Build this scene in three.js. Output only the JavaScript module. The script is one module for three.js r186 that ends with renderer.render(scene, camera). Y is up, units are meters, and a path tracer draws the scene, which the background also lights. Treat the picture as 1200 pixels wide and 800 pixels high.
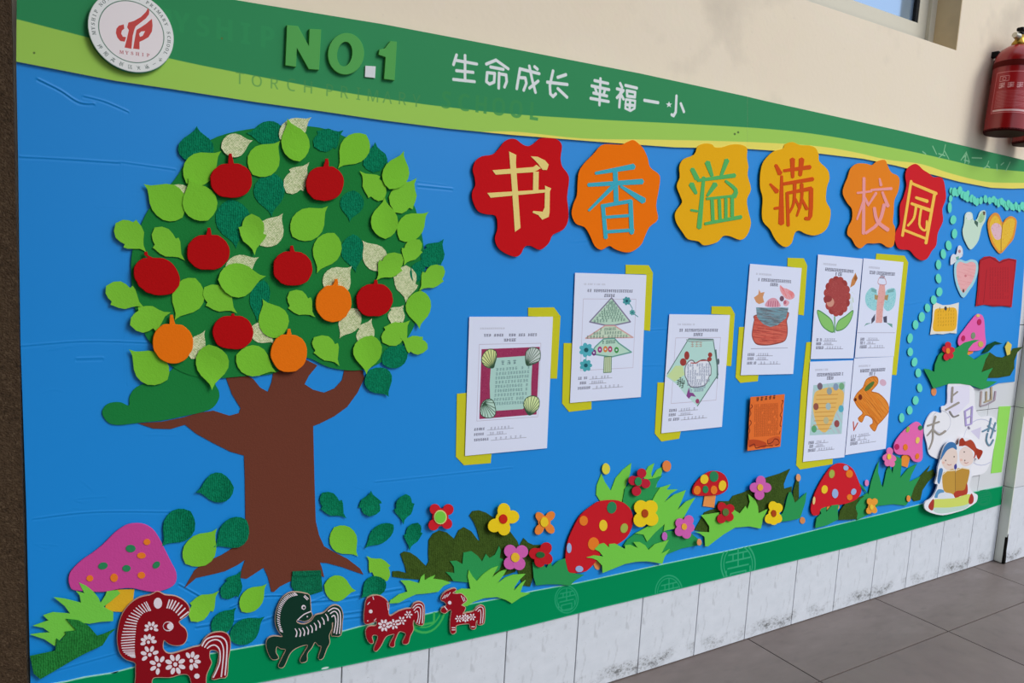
import * as THREE from 'three';
import { mergeGeometries } from 'three/addons/utils/BufferGeometryUtils.js';
import { RoundedBoxGeometry } from 'three/addons/geometries/RoundedBoxGeometry.js';

// ---------------------------------------------------------------- camera, sky, sun, exposure
const scene = new THREE.Scene();
const F = 893.72, YAW = 0.554195, PITCH = 0.120834, ROLL = 0.054897;      // focal length in pixels of a 1200 x 800 frame
const EYE = new THREE.Vector3(0, 1.065, 1.3814);
const camera = new THREE.PerspectiveCamera(2 * Math.atan(400 / F) * 180 / Math.PI, 1.5, 0.05, 100);
const FWD = new THREE.Vector3(Math.sin(YAW) * Math.cos(PITCH), -Math.sin(PITCH), -Math.cos(YAW) * Math.cos(PITCH));
const R0 = new THREE.Vector3(Math.cos(YAW), 0, Math.sin(YAW)), U0 = new THREE.Vector3().crossVectors(R0, FWD);
const RIGHT = R0.clone().multiplyScalar(Math.cos(ROLL)).addScaledVector(U0, Math.sin(ROLL));
const UP = R0.clone().multiplyScalar(-Math.sin(ROLL)).addScaledVector(U0, Math.cos(ROLL));
camera.position.copy(EYE);
camera.quaternion.setFromRotationMatrix(new THREE.Matrix4().makeBasis(RIGHT, UP, FWD.clone().negate()));

const renderer = new THREE.WebGLRenderer({ antialias: true });
renderer.toneMapping = THREE.LinearToneMapping;
renderer.toneMappingExposure = 1.03;
renderer.shadowMap.enabled = true;

{ // overcast sky: brighter towards the zenith, even all around, grey ground below the horizon
  const w = 64, h = 32, d = new Float32Array(w * h * 4);
  for (let j = 0; j < h; j++) for (let i = 0; i < w; i++) {
    const el = ((j + 0.5) / h - 0.5) * Math.PI, s = Math.sin(el), k = (j * w + i) * 4;
    const v = s > 0 ? 0.72 + 0.42 * s : 0.2;
    d[k] = v * 0.92; d[k + 1] = v * 0.99; d[k + 2] = v * 1.14; d[k + 3] = 1;
  }
  const sky = new THREE.DataTexture(d, w, h, THREE.RGBAFormat, THREE.FloatType);
  sky.mapping = THREE.EquirectangularReflectionMapping; sky.magFilter = THREE.LinearFilter; sky.needsUpdate = true;
  scene.background = sky; scene.environment = sky;
}
const sun = new THREE.DirectionalLight(new THREE.Color(1, 0.985, 0.95), 1.7);   // the bright, hazy part of the sky, up to the right
sun.name = 'hazy_sun';
sun.position.set(5.4, 6.2, 6.0); sun.target.position.set(1.5, 0.8, 0); sun.castShadow = true; sun.shadow.radius = 46;
Object.assign(sun.shadow.camera, { left: -5, right: 5, top: 5, bottom: -5, near: 0.1, far: 30 }); sun.shadow.mapSize.set(2048, 2048);
scene.add(sun, sun.target);

// ---------------------------------------------------------------- helpers
let seed = 20240611;
const rnd = () => { seed = (seed + 0x6d2b79f5) | 0; let t = Math.imul(seed ^ (seed >>> 15), 1 | seed); t = (t + Math.imul(t ^ (t >>> 7), 61 | t)) ^ t; return ((t ^ (t >>> 14)) >>> 0) / 4294967296; };
const rr = (a, b) => a + (b - a) * rnd();
const names = new Map();
const numbered = (n) => { const k = names.get(n) ?? 0; names.set(n, k + 1); return k ? n + '_' + String(k).padStart(3, '0') : n; };
// a photo pixel seen on the plane z = const parallel to the wall
function W(px, py, z = 0) {
  const a = (px - 600) / F, b = -(py - 400) / F;
  const d = FWD.clone().addScaledVector(RIGHT, a).addScaledVector(UP, b), t = (z - EYE.z) / d.z;
  return new THREE.Vector2(EYE.x + t * d.x, EYE.y + t * d.y);
}
const mpp = (px, py) => Math.sqrt(Math.abs((W(px + 1, py).x - W(px, py).x) * (W(px, py).y - W(px, py + 1).y)));   // metres per pixel
const pairs = (a) => { if (Array.isArray(a[0])) return a; const o = []; for (let i = 0; i < a.length; i += 2) o.push([a[i], a[i + 1]]); return o; };
const crop = (x0, y0, s) => (...a) => pairs(Array.isArray(a[0]) ? a[0] : a).map(([x, y]) => [x0 + x / s, y0 + y / s]);
const id = crop(0, 0, 1);
function smoothed(pts, n = 4) {                                     // closed Catmull-Rom through the points
  const o = [], m = pts.length;
  for (let i = 0; i < m; i++) {
    const p0 = pts[(i + m - 1) % m], p1 = pts[i], p2 = pts[(i + 1) % m], p3 = pts[(i + 2) % m];
    for (let k = 0; k < n; k++) {
      const t = k / n, t2 = t * t, t3 = t2 * t;
      o.push([0, 1].map((c) => 0.5 * (2 * p1[c] + (p2[c] - p0[c]) * t + (2 * p0[c] - 5 * p1[c] + 4 * p2[c] - p3[c]) * t2 + (3 * p1[c] - p0[c] - 3 * p2[c] + p3[c]) * t3)));
    }
  }
  return o;
}
function openSmooth(pts, n = 5) {
  if (pts.length < 3) return pts;
  const o = [], m = pts.length, g = (i) => pts[Math.max(0, Math.min(m - 1, i))];
  for (let i = 0; i < m - 1; i++) for (let k = 0; k < n; k++) {
    const p0 = g(i - 1), p1 = g(i), p2 = g(i + 1), p3 = g(i + 2), t = k / n, t2 = t * t, t3 = t2 * t;
    o.push([0, 1].map((c) => 0.5 * (2 * p1[c] + (p2[c] - p0[c]) * t + (2 * p0[c] - 5 * p1[c] + 4 * p2[c] - p3[c]) * t2 + (3 * p1[c] - p0[c] - 3 * p2[c] + p3[c]) * t3)));
  }
  o.push(pts[m - 1]);
  return o;
}
function ribbon(pts, w0, w1 = w0, round = 0.35) {                    // outline of a stroke of width w0..w1
  const L = [], Rr = [], m = pts.length;
  for (let i = 0; i < m; i++) {
    const a = pts[Math.max(0, i - 1)], b = pts[Math.min(m - 1, i + 1)], dx = b[0] - a[0], dy = b[1] - a[1], l = Math.hypot(dx, dy) || 1, w = (w0 + (w1 - w0) * i / (m - 1)) / 2;
    L.push([pts[i][0] - dy / l * w, pts[i][1] + dx / l * w]); Rr.push([pts[i][0] + dy / l * w, pts[i][1] - dx / l * w]);
  }
  const cap = (p, q, w) => { const dx = p[0] - q[0], dy = p[1] - q[1], l = Math.hypot(dx, dy) || 1; return [p[0] + dx / l * w * round, p[1] + dy / l * w * round]; };
  return [...L, cap(pts[m - 1], pts[m - 2], w1), ...Rr.reverse(), cap(pts[0], pts[1], w0)];
}
const ellipse = (cx, cy, rx, ry, n = 14, rot = 0) => Array.from({ length: n }, (_, i) => { const a = i / n * 2 * Math.PI, x = Math.cos(a) * rx, y = Math.sin(a) * ry; return [cx + x * Math.cos(rot) - y * Math.sin(rot), cy + x * Math.sin(rot) + y * Math.cos(rot)]; });

// ---------------------------------------------------------------- textures and materials
function fbm(w, h, per, oct, s0) {                                   // tileable value noise, 0..1
  const out = new Float32Array(w * h); let amp = 1, tot = 0, keep = seed; seed = s0;
  for (let o = 0; o < oct; o++) {
    const n = per << o, g = Float32Array.from({ length: n * n }, rnd);
    for (let y = 0; y < h; y++) for (let x = 0; x < w; x++) {
      const fx = x / w * n, fy = y / h * n, ix = Math.floor(fx), iy = Math.floor(fy), tx = fx - ix, ty = fy - iy, sx = tx * tx * (3 - 2 * tx), sy = ty * ty * (3 - 2 * ty);
      const a = g[(iy % n) * n + ix % n], b = g[(iy % n) * n + (ix + 1) % n], c = g[((iy + 1) % n) * n + ix % n], d = g[((iy + 1) % n) * n + (ix + 1) % n];
      out[y * w + x] += amp * (a + (b - a) * sx + (c - a) * sy + (a - b - c + d) * sx * sy);
    }
    tot += amp; amp *= 0.55;
  }
  for (let i = 0; i < out.length; i++) out[i] /= tot;
  seed = keep; return out;
}
function tex(w, h, f, srgb, size) {                                  // f(i, x, y) -> [r, g, b] 0..255; size: metres per repeat
  const d = new Uint8Array(w * h * 4);
  for (let y = 0; y < h; y++) for (let x = 0; x < w; x++) { const i = y * w + x, c = f(i, x, y); d[i * 4] = c[0]; d[i * 4 + 1] = c[1]; d[i * 4 + 2] = c[2]; d[i * 4 + 3] = 255; }
  const t = new THREE.DataTexture(d, w, h); t.magFilter = THREE.LinearFilter; t.minFilter = THREE.LinearFilter; t.wrapS = t.wrapT = THREE.RepeatWrapping;
  if (srgb) t.colorSpace = THREE.SRGBColorSpace;
  if (size) t.repeat.set(1 / size, 1 / size);
  t.needsUpdate = true; return t;
}
const clamp = (v) => Math.max(0, Math.min(255, v));
const mix = (a, b, t) => a.map((v, i) => clamp(v + (b[i] - v) * t));
const grey = (v) => [clamp(v), clamp(v), clamp(v)];
const nA = fbm(256, 256, 4, 6, 11), nB = fbm(256, 256, 8, 5, 23), nC = fbm(256, 256, 16, 4, 37), nF = fbm(256, 256, 64, 2, 51);
const T = {
  paper: tex(256, 256, (i) => grey(255 * nF[i]), false, 0.12),
  crepe: tex(256, 256, (i, x, y) => grey(255 * (0.5 + 0.2 * Math.sin((x * 2 + 40 * nA[i]) * 0.49087) + 0.9 * (nF[i] - 0.5))), false, 0.14),
  crepeColour: tex(256, 256, (i, x) => grey(222 + 9 * Math.sin((x * 2 + 40 * nA[i]) * 0.49087) + 60 * (nF[i] - 0.5) + 40 * (nB[i] - 0.5)), true, 0.14),
  weave: tex(256, 256, (i, x, y) => grey(128 + 70 * Math.sin((x + 10 * nB[i]) * 1.1) * Math.sin((y + 10 * nA[i]) * 0.9) + 120 * (nF[i] - 0.5)), false, 0.13),
  weaveColour: tex(256, 256, (i, x, y) => mix([236, 238, 196], [176, 194, 136], Math.max(0, Math.min(1, 0.42 + 0.5 * Math.sin((x + 12 * nB[i]) * 0.8) * Math.sin((y + 12 * nA[i]) * 0.7) + 1.5 * (nF[i] - 0.5)))), true, 0.13),
  plaster: tex(512, 512, (i, x, y) => {
    const q = (y >> 1) * 256 + (x >> 1), big = nA[q], st = Math.max(0, nB[q] - 0.55) * 1.5, sp = nF[(y % 256) * 256 + x % 256];
    return mix(mix([242, 227, 200], [247, 234, 213], big), [184, 173, 158], st + (sp > 0.93 ? 0.12 : 0));
  }, true, 1.6),
  plasterBump: tex(256, 256, (i) => grey(255 * (0.6 * nB[i] + 0.4 * nF[i])), false, 0.5),
  granite: tex(256, 256, (i) => { const v = nF[i], u = nB[i]; return mix(v > 0.7 ? [98, 82, 64] : v < 0.3 ? [44, 35, 26] : [66, 52, 39], [80, 64, 48], u); }, true, 0.22),
  tileColour: tex(512, 512, (i, x, y) => {
    const q = (y >> 1) * 256 + (x >> 1), low = y / 512, f1 = nF[(y % 256) * 256 + x % 256], f2 = nC[((y * 2) % 256) * 256 + (x * 2) % 256];
    const band = Math.max(0, 1 - Math.abs(low - 0.07) / 0.1) * Math.max(0, nB[q] - 0.38) * 3.4, grime = band * (f2 > 0.5 ? 0.75 : 0.22) * (f1 > 0.42 ? 1 : 0.4);
    const speck = f1 > 0.9 && nA[q] > 0.5 ? 0.34 : 0, smear = Math.max(0, nB[((y >> 1) % 256) * 256 + (x * 2) % 256] - 0.66) * 0.9;
    return mix(mix([229, 234, 241], [217, 223, 230], nC[q]), [92, 94, 94], Math.min(0.75, grime + speck + smear));
  }, true),
  floorColour: tex(512, 512, (i, x, y) => { const q = (y >> 1) * 256 + (x >> 1); return mix(mix([124, 111, 105], [110, 99, 95], nA[q]), [92, 86, 86], Math.max(0, nC[q] - 0.6) * 0.8 + (nF[(y % 256) * 256 + x % 256] > 0.95 ? 0.25 : 0)); }, true),
  floorRough: tex(256, 256, (i) => grey(78 + 90 * nA[i] + 30 * (nC[i] - 0.5)), false),
};
const mats = new Map();
function mat(hex, o = {}) {
  const key = hex + JSON.stringify(o, (k, v) => (v && v.isTexture ? v.uuid : v));
  if (!mats.has(key)) mats.set(key, new THREE.MeshPhysicalMaterial({ color: hex, roughness: 0.88, metalness: 0, specularIntensity: 0.14, ...o }));
  return mats.get(key);
}
const paper = (hex) => mat(hex, { bumpMap: T.paper, bumpScale: 0.0002 });
const foam = (hex) => mat(hex, { roughness: 0.7, bumpMap: T.paper, bumpScale: 0.0002 });
const crepe = (hex) => mat(hex, { roughness: 0.9, map: T.crepeColour, bumpMap: T.crepe, bumpScale: 0.0009 });
const C = {
  L: paper('#7fca38'), N: paper('#82cb3b'), P: mat('#ffffff', { roughness: 0.9, map: T.weaveColour, bumpMap: T.weave, bumpScale: 0.0008 }), D: crepe('#0c8f63'),
  lime: foam('#7ad24c'), mid: foam('#2f9c55'), olive: crepe('#4a6526'), deep: crepe('#2c8f3f'),
};

// ---------------------------------------------------------------- object builders
function put(o, parent) { o.castShadow = true; o.receiveShadow = true; (parent ?? scene).add(o); return o; }
function tag(o, label, category, group) { o.userData.label = label; o.userData.category = category; if (group) o.userData.group = group; return o; }
function thing(name, label, category, group, base, z) {
  const g = new THREE.Group(); g.name = numbered(name); g.position.set(base.x, base.y, z); scene.add(g); return tag(g, label, category, group);
}
const origin = (pts, z) => { const w = pts.map(([x, y]) => W(x, y, z)); return new THREE.Vector2((Math.min(...w.map((p) => p.x)) + Math.max(...w.map((p) => p.x))) / 2, Math.min(...w.map((p) => p.y))); };
const worldOf = (o) => { const v = new THREE.Vector3(); for (let p = o; p && p !== scene; p = p.parent) v.add(p.position); return v; };
// a flat piece cut to a traced outline, lying at height z over the wall plane, t thick
function sheetGeometry(pts, z, t, at, { bevel = 0, holes = [], lift } = {}) {
  const v = (p) => { const q = W(p[0], p[1], z + t); return new THREE.Vector2(q.x - at.x, q.y - at.y); };
  const s = new THREE.Shape(pts.map(v));
  for (const h of holes) s.holes.push(new THREE.Path(h.map(v)));
  const g = new THREE.ExtrudeGeometry(s, { depth: Math.max(t - 2 * bevel, 1e-5), bevelEnabled: bevel > 0, bevelThickness: bevel, bevelSize: bevel * 0.8, bevelOffset: -bevel * 0.8, bevelSegments: 1, curveSegments: 6 });
  g.translate(0, 0, bevel + z - (at.z ?? 0));
  if (lift) { const p = g.attributes.position; for (let i = 0; i < p.count; i++) p.setZ(i, p.getZ(i) + lift(p.getX(i) + at.x, p.getY(i) + at.y)); g.computeVertexNormals(); }
  return g;
}
function part(name, parent, pts, z, t, m, o = {}) {
  const at = worldOf(parent), c = origin(pts, z + t), mesh = new THREE.Mesh(sheetGeometry(pts, z, t, new THREE.Vector3(c.x, c.y, z), o), m);
  mesh.name = name; mesh.position.set(c.x - at.x, c.y - at.y, z - at.z);
  return put(mesh, parent);
}
function single(name, label, category, group, pts, z, t, m, o = {}) {
  const c = origin(pts, z + t), mesh = new THREE.Mesh(sheetGeometry(pts, z, t, new THREE.Vector3(c.x, c.y, z), o), m);
  mesh.name = numbered(name); mesh.position.set(c.x, c.y, z);
  return tag(put(mesh), label, category, group);
}
// print on a flat piece: a canvas in the piece's own plane, drawn in wall coordinates
function printMaterial(pts, z, ppm, draw, o = {}) {
  const w = pts.map(([x, y]) => W(x, y, z)), x0 = Math.min(...w.map((p) => p.x)), x1 = Math.max(...w.map((p) => p.x)), y0 = Math.min(...w.map((p) => p.y)), y1 = Math.max(...w.map((p) => p.y));
  const c = document.createElement('canvas'); c.width = Math.min(2048, Math.ceil((x1 - x0) * ppm)); c.height = Math.min(2048, Math.ceil((y1 - y0) * ppm));
  const ctx = c.getContext('2d'), kx = c.width / (x1 - x0), ky = c.height / (y1 - y0);
  const S = ([x, y]) => { const q = W(x, y, z); return [(q.x - x0) * kx, (y1 - q.y) * ky]; };
  const g = {
    ctx, S, k: (p) => mpp(p[0], p[1]) * kx, w: c.width, h: c.height,
    fill(col) { ctx.fillStyle = col; ctx.fillRect(0, 0, c.width, c.height); },
    path(p) { ctx.beginPath(); p.map(S).forEach(([x, y], i) => (i ? ctx.lineTo(x, y) : ctx.moveTo(x, y))); },
    poly(p, col) { g.path(p); ctx.closePath(); ctx.fillStyle = col; ctx.fill(); },
    line(p, width, col, cap = 'round', close) { g.path(p); if (close) ctx.closePath(); ctx.lineWidth = width * g.k(p[0]); ctx.lineCap = cap; ctx.lineJoin = 'round'; ctx.strokeStyle = col; ctx.stroke(); },
    ell(x, y, rx, ry, col, rot) { g.poly(ellipse(x, y, rx, ry, 20, rot), col); },
    speckle(p, n, size, col) {                                        // n small marks inside an outline
      const a = p.map(S), X0 = Math.min(...a.map((q) => q[0])), X1 = Math.max(...a.map((q) => q[0])), Y0 = Math.min(...a.map((q) => q[1])), Y1 = Math.max(...a.map((q) => q[1]));
      ctx.save(); g.path(p); ctx.closePath(); ctx.clip(); ctx.fillStyle = col;
      for (let i = 0; i < n; i++) ctx.fillRect(rr(X0, X1), rr(Y0, Y1), rr(0.4, 1.6) * size, rr(0.4, 1.6) * size);
      ctx.restore();
    },
    hatch(p, n, width, col, dx = 1, dy = 0.1) {                        // crayon strokes inside an outline
      const a = p.map(S), X0 = Math.min(...a.map((q) => q[0])), X1 = Math.max(...a.map((q) => q[0])), Y0 = Math.min(...a.map((q) => q[1])), Y1 = Math.max(...a.map((q) => q[1])), l = Math.hypot(X1 - X0, Y1 - Y0);
      ctx.save(); g.path(p); ctx.closePath(); ctx.clip(); ctx.strokeStyle = col; ctx.lineWidth = width;
      for (let i = 0; i < n; i++) { const x = rr(X0, X1), y = rr(Y0, Y1), s = rr(0.05, 0.2) * l; ctx.beginPath(); ctx.moveTo(x - dx * s, y - dy * s); ctx.lineTo(x + dx * s, y + dy * s); ctx.stroke(); }
      ctx.restore();
    },
    writing(a, b, n, size, col, weight = 0.16) {                       // a line of n tiny characters, each a few pen strokes, from a to b
      const A = S(a), B = S(b); ctx.strokeStyle = col; ctx.lineCap = 'round';
      const h = size * g.k(a); ctx.lineWidth = Math.max(0.6, h * weight);
      for (let i = 0; i < n; i++) {
        if (rnd() < 0.08) continue;
        const x = A[0] + (B[0] - A[0]) * (i + 0.5) / n, y = A[1] + (B[1] - A[1]) * (i + 0.5) / n, u = Math.min(h, Math.abs(B[0] - A[0]) / n * 0.86) / 2, v = h / 2;
        ctx.beginPath();
        for (let k = 0; k < 3; k++) { const yy = y + (k - 1) * v * 0.8; ctx.moveTo(x - u * rr(0.5, 1), yy); ctx.lineTo(x + u * rr(0.5, 1), yy + rr(-0.2, 0.2) * v); }
        const xx = x + rr(-0.5, 0.5) * u; ctx.moveTo(xx, y - v); ctx.lineTo(xx + rr(-0.4, 0.4) * u, y + v); ctx.stroke();
      }
    },
    text(s, p, height, col, font = 'bold {}px sans-serif', rot = 0) { const [x, y] = S(p); ctx.save(); ctx.translate(x, y); ctx.rotate(rot); ctx.fillStyle = col; ctx.font = font.replace('{}', (height * g.k(p)).toFixed(1)); ctx.textAlign = 'center'; ctx.textBaseline = 'middle'; ctx.fillText(s, 0, 0); ctx.restore(); },
  };
  draw(g);
  const t = new THREE.CanvasTexture(c); t.colorSpace = THREE.SRGBColorSpace;
  const m = new THREE.MeshPhysicalMaterial({ map: t, roughness: 0.8, specularIntensity: 0.3, ...o });
  m.userData.box = [x0, y0, x1, y1];
  return m;
}
function mapToBox(mesh, box) {                                       // uv over the box the canvas covers
  const p = mesh.geometry.attributes.position, uv = mesh.geometry.attributes.uv, w = worldOf(mesh);
  for (let i = 0; i < p.count; i++) uv.setXY(i, (p.getX(i) + w.x - box[0]) / (box[2] - box[0]), (p.getY(i) + w.y - box[1]) / (box[3] - box[1]));
}
function printed(name, label, category, group, pts, z, t, ppm, draw, side, o = {}, matOpts = {}) {
  const m = printMaterial(pts, z + t, ppm, draw, matOpts), mesh = single(name, label, category, group, pts, z, t, [m, side], o);
  mapToBox(mesh, m.userData.box);
  return mesh;
}
function printedPart(name, parent, pts, z, t, ppm, draw, side, o = {}, matOpts = {}) {
  const m = printMaterial(pts, z + t, ppm, draw, matOpts), mesh = part(name, parent, pts, z, t, [m, side], o);
  mapToBox(mesh, m.userData.box);
  return mesh;
}

// ---------------------------------------------------------------- the setting
const structure = (o) => { o.userData.kind = 'structure'; return o; };
function metreBox(x0, x1, y0, y1, z0, z1) {
  const g = new THREE.BoxGeometry(x1 - x0, y1 - y0, z1 - z0), n = g.attributes.normal, p = g.attributes.position, uv = g.attributes.uv;
  g.translate((x0 + x1) / 2, (y0 + y1) / 2, (z0 + z1) / 2);
  for (let i = 0; i < p.count; i++) Math.abs(n.getX(i)) > 0.5 ? uv.setXY(i, p.getZ(i), p.getY(i)) : Math.abs(n.getY(i)) > 0.5 ? uv.setXY(i, p.getX(i), p.getZ(i)) : uv.setXY(i, p.getX(i), p.getY(i));
  return g;
}
function solid(name, parent, geo, m) { const o = new THREE.Mesh(geo, m); o.name = parent ? name : numbered(name); return put(o, parent); }
const EDGE = W(24, 400, 0).x, CORNER = 3.032, SILL = 1.741, JAMB = 2.397;
const plaster = mat('#ffffff', { roughness: 0.92, map: T.plaster, bumpMap: T.plasterBump, bumpScale: 0.0005 });
let wall;
{
  const s = new THREE.Shape([[-0.75, -0.05], [5.2, -0.05], [5.2, 3.3], [-0.75, 3.3]].map(([x, y]) => new THREE.Vector2(x, y)));
  s.holes.push(new THREE.Path([[0.98, SILL], [JAMB, SILL], [JAMB, 2.95], [0.98, 2.95]].map(([x, y]) => new THREE.Vector2(x, y))));
  const g = new THREE.ExtrudeGeometry(s, { depth: 0.24, bevelEnabled: false }); g.translate(0, 0, -0.24);
  wall = structure(solid('wall_back', null, g, plaster));
  // the tiled foot of the wall, 0.2 x 0.3 m tiles with recessed joints
  const xs = [0.494, 0.686, 0.879, 1.08, 1.282, 1.481, 1.678, 1.879, 2.075, 2.267, 2.461, 2.655, 2.848, CORNER]; xs.unshift(0.3, 0.104); xs.push(EDGE); xs.sort((a, b) => a - b);
  const grout = mat('#55534f', { roughness: 0.95 });
  solid('grout', wall, metreBox(EDGE, CORNER, 0, 0.895, 0, 0.0048), grout);
  const variants = [0, 1, 2, 3, 4].map((k) => { const t = T.tileColour.clone(); t.offset.set(k * 0.37, 0); t.repeat.set(0.5, 1); t.needsUpdate = true; return new THREE.MeshStandardMaterial({ map: t, roughness: 0.3 }); });
  const clean = new THREE.MeshStandardMaterial({ color: '#dfe2e4', roughness: 0.3 });
  const tileGeo = new RoundedBoxGeometry(0.2, 0.3, 0.008, 1, 0.0012);
  { const p = tileGeo.attributes.position, uv = tileGeo.attributes.uv; for (let i = 0; i < p.count; i++) uv.setXY(i, p.getX(i) / 0.2 + 0.5, p.getY(i) / 0.3 + 0.5); }
  const tile = (x0, x1, y0, y1, z, m, parent = wall, turn = 0) => { const t = solid('tile', parent, tileGeo, m); t.position.set((x0 + x1) / 2, (y0 + y1) / 2, z); t.scale.set((x1 - x0 - 0.0022) / 0.2, (y1 - y0 - 0.0022) / 0.3, 1); t.rotation.y = turn; return t; };
  for (let i = 0; i + 1 < xs.length; i++) for (let j = 0; j < 3; j++) {
    if (j && xs[i] < 2.6) continue;
    tile(xs[i], xs[i + 1], [0.001, 0.291, 0.592][j], [0.291, 0.592, 0.893][j], 0.004, j ? clean : variants[i % 5]);
  }
  solid('tile_field', wall, metreBox(EDGE + 0.03, 2.65, 0.293, 1.42, 0, 0.0084), clean);      // the rest of the tiling, behind the display
  solid('tile_field', wall, metreBox(2.65, CORNER, 0.895, 1.42, 0, 0.0084), clean);
  // the tiled pier the wall runs into
  const pier = structure(solid('wall_pier', null, metreBox(CORNER + 0.007, CORNER + 0.62, -0.05, 3.3, 0, 0.034), mat('#5a5853', { roughness: 0.95 })));
  const pale = new THREE.MeshStandardMaterial({ color: '#e9ede2', roughness: 0.35 });
  for (let j = 0; j < 8; j++) {
    const y0 = j ? 0.291 + 0.301 * (j - 1) : 0.001, y1 = 0.291 + 0.301 * j;
    const t = solid('tile', pier, new RoundedBoxGeometry(0.007, y1 - y0 - 0.002, 0.035, 1, 0.001), pale); t.position.set(CORNER + 0.0035, (y0 + y1) / 2, 0.0255);
    for (let i = 0; i < 3; i++) tile(CORNER + 0.004 + i * 0.2, CORNER + 0.204 + i * 0.2, y0, y1, 0.0385, j ? clean : variants[(i + 2) % 5], pier);
  }
  solid('broken_edge', pier, new THREE.ExtrudeGeometry(new THREE.Shape([[0, 0], [0.013, 0], [0.011, 0.03], [0.007, 0.05], [0.008, 0.09], [0.004, 0.115], [0, 0.1]].map(([a, b]) => new THREE.Vector2(a, b))), { depth: 0.008, bevelEnabled: false }).translate(CORNER - 0.0006, 0.0012, 0.0365), mat('#1d1b19', { roughness: 1 }));
  // dark stone pier at the near end
  const stone = mat('#ffffff', { map: T.granite, roughness: 0.6, bumpMap: T.paper, bumpScale: 0.0012 });
  structure(solid('wall_column', null, metreBox(-0.75, EDGE - 0.001, -0.05, 3.6, 0, 0.03), stone));
  structure(solid('wall_added_shade', null, metreBox(-0.95, -0.75, -0.05, 3.6, -0.24, 3.85), stone));   // unseen wing added to block sky light and darken the near end
  structure(solid('ceiling_added_shade', null, metreBox(-0.95, 1.15, 3.6, 3.75, -0.24, 3.85), plaster));                     // unseen slab added to keep sky light off the near end
}

{ // floor of 0.6 m tiles
  const floor = structure(solid('floor', null, metreBox(-0.75, 5.2, -0.06, -0.004, 0, 3.85), mat('#3a3432', { roughness: 0.95 })));
  const geo = new RoundedBoxGeometry(0.597, 0.012, 0.597, 1, 0.0012);
  { const p = geo.attributes.position, uv = geo.attributes.uv; for (let i = 0; i < p.count; i++) uv.setXY(i, p.getX(i) / 0.6 + 0.5, p.getZ(i) / 0.6 + 0.5); }
  const ms = [0, 1, 2, 3].map((k) => { const a = T.floorColour.clone(), b = T.floorRough.clone(); for (const t of [a, b]) { t.offset.set(k * 0.31, k * 0.17); t.repeat.set(1, 1); t.needsUpdate = true; } return new THREE.MeshStandardMaterial({ map: a, roughnessMap: b, roughness: 1 }); });
  for (let i = -5; i < 5; i++) for (let j = -1; j < 6; j++) {
    const x = 2.295 + 0.6 * i + 0.3, z0 = Math.max(0.001, 0.245 + 0.6 * j), z1 = 0.245 + 0.6 * (j + 1);
    const t = solid('tile', floor, geo, ms[(i * 3 + j * 5 + 40) % 4]); t.position.set(x, -0.006, (z0 + z1) / 2); t.scale.z = (z1 - z0 - 0.003) / 0.597;
  }
}
{ // window above the board: recessed light metal frame, sliding sash, mirror-film panes
  const w = new THREE.Group(); w.name = 'window_1'; w.position.set((0.98 + JAMB) / 2, SILL, -0.076); scene.add(w); structure(w);
  const X = (x) => x - w.position.x, fr = mat('#d8d3c2', { roughness: 0.4 }), dark = mat('#26282a', { roughness: 0.6 });
  const b = (name, x0, x1, y0, y1, z0, z1, m) => solid(name, w, metreBox(X(x0), X(x1), y0, y1, z0, z1), m);
  b('bottom_rail', 0.98, JAMB, 0, 0.038, -0.06, 0, fr); b('top_rail', 0.98, JAMB, 1.17, 1.209, -0.06, 0, fr);
  b('stile', JAMB - 0.03, JAMB, 0.038, 1.17, -0.06, 0, fr); b('stile', 0.98, 1.01, 0.038, 1.17, -0.06, 0, fr);
  b('sash_rail', 1.68, JAMB - 0.03, 0.04, 0.085, -0.04, -0.012, fr); b('sash_stile', JAMB - 0.075, JAMB - 0.03, 0.085, 1.17, -0.04, -0.012, fr); b('sash_stile', 1.68, 1.725, 0.085, 1.17, -0.04, -0.012, fr);
  b('gasket', JAMB - 0.088, JAMB - 0.075, 0.085, 1.17, -0.034, -0.014, dark);
  const glass = new THREE.MeshPhysicalMaterial({ color: '#b4d3f4', metalness: 0.72, roughness: 0.09 });   // blue mirror-film glass
  b('pane', 1.725, JAMB - 0.088, 0.085, 1.17, -0.028, -0.024, glass); b('pane', 1.01, 1.68, 0.04, 1.17, -0.05, -0.046, glass);
  structure(solid('trim_1', null, metreBox(JAMB - 0.003, JAMB, SILL, 2.95, -0.076, -0.0005), mat('#e2d8c2', { map: T.plaster, roughness: 0.95 })));   // stained reveal, with the shade of the recess put into its darker tint
  b('track', 1.01, JAMB - 0.03, 0.0381, 0.0399, -0.055, -0.004, dark);
  structure(solid('wall_room_behind', null, metreBox(0.6, 2.8, 1.4, 3.3, -0.32, -0.26), plaster));
}

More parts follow.
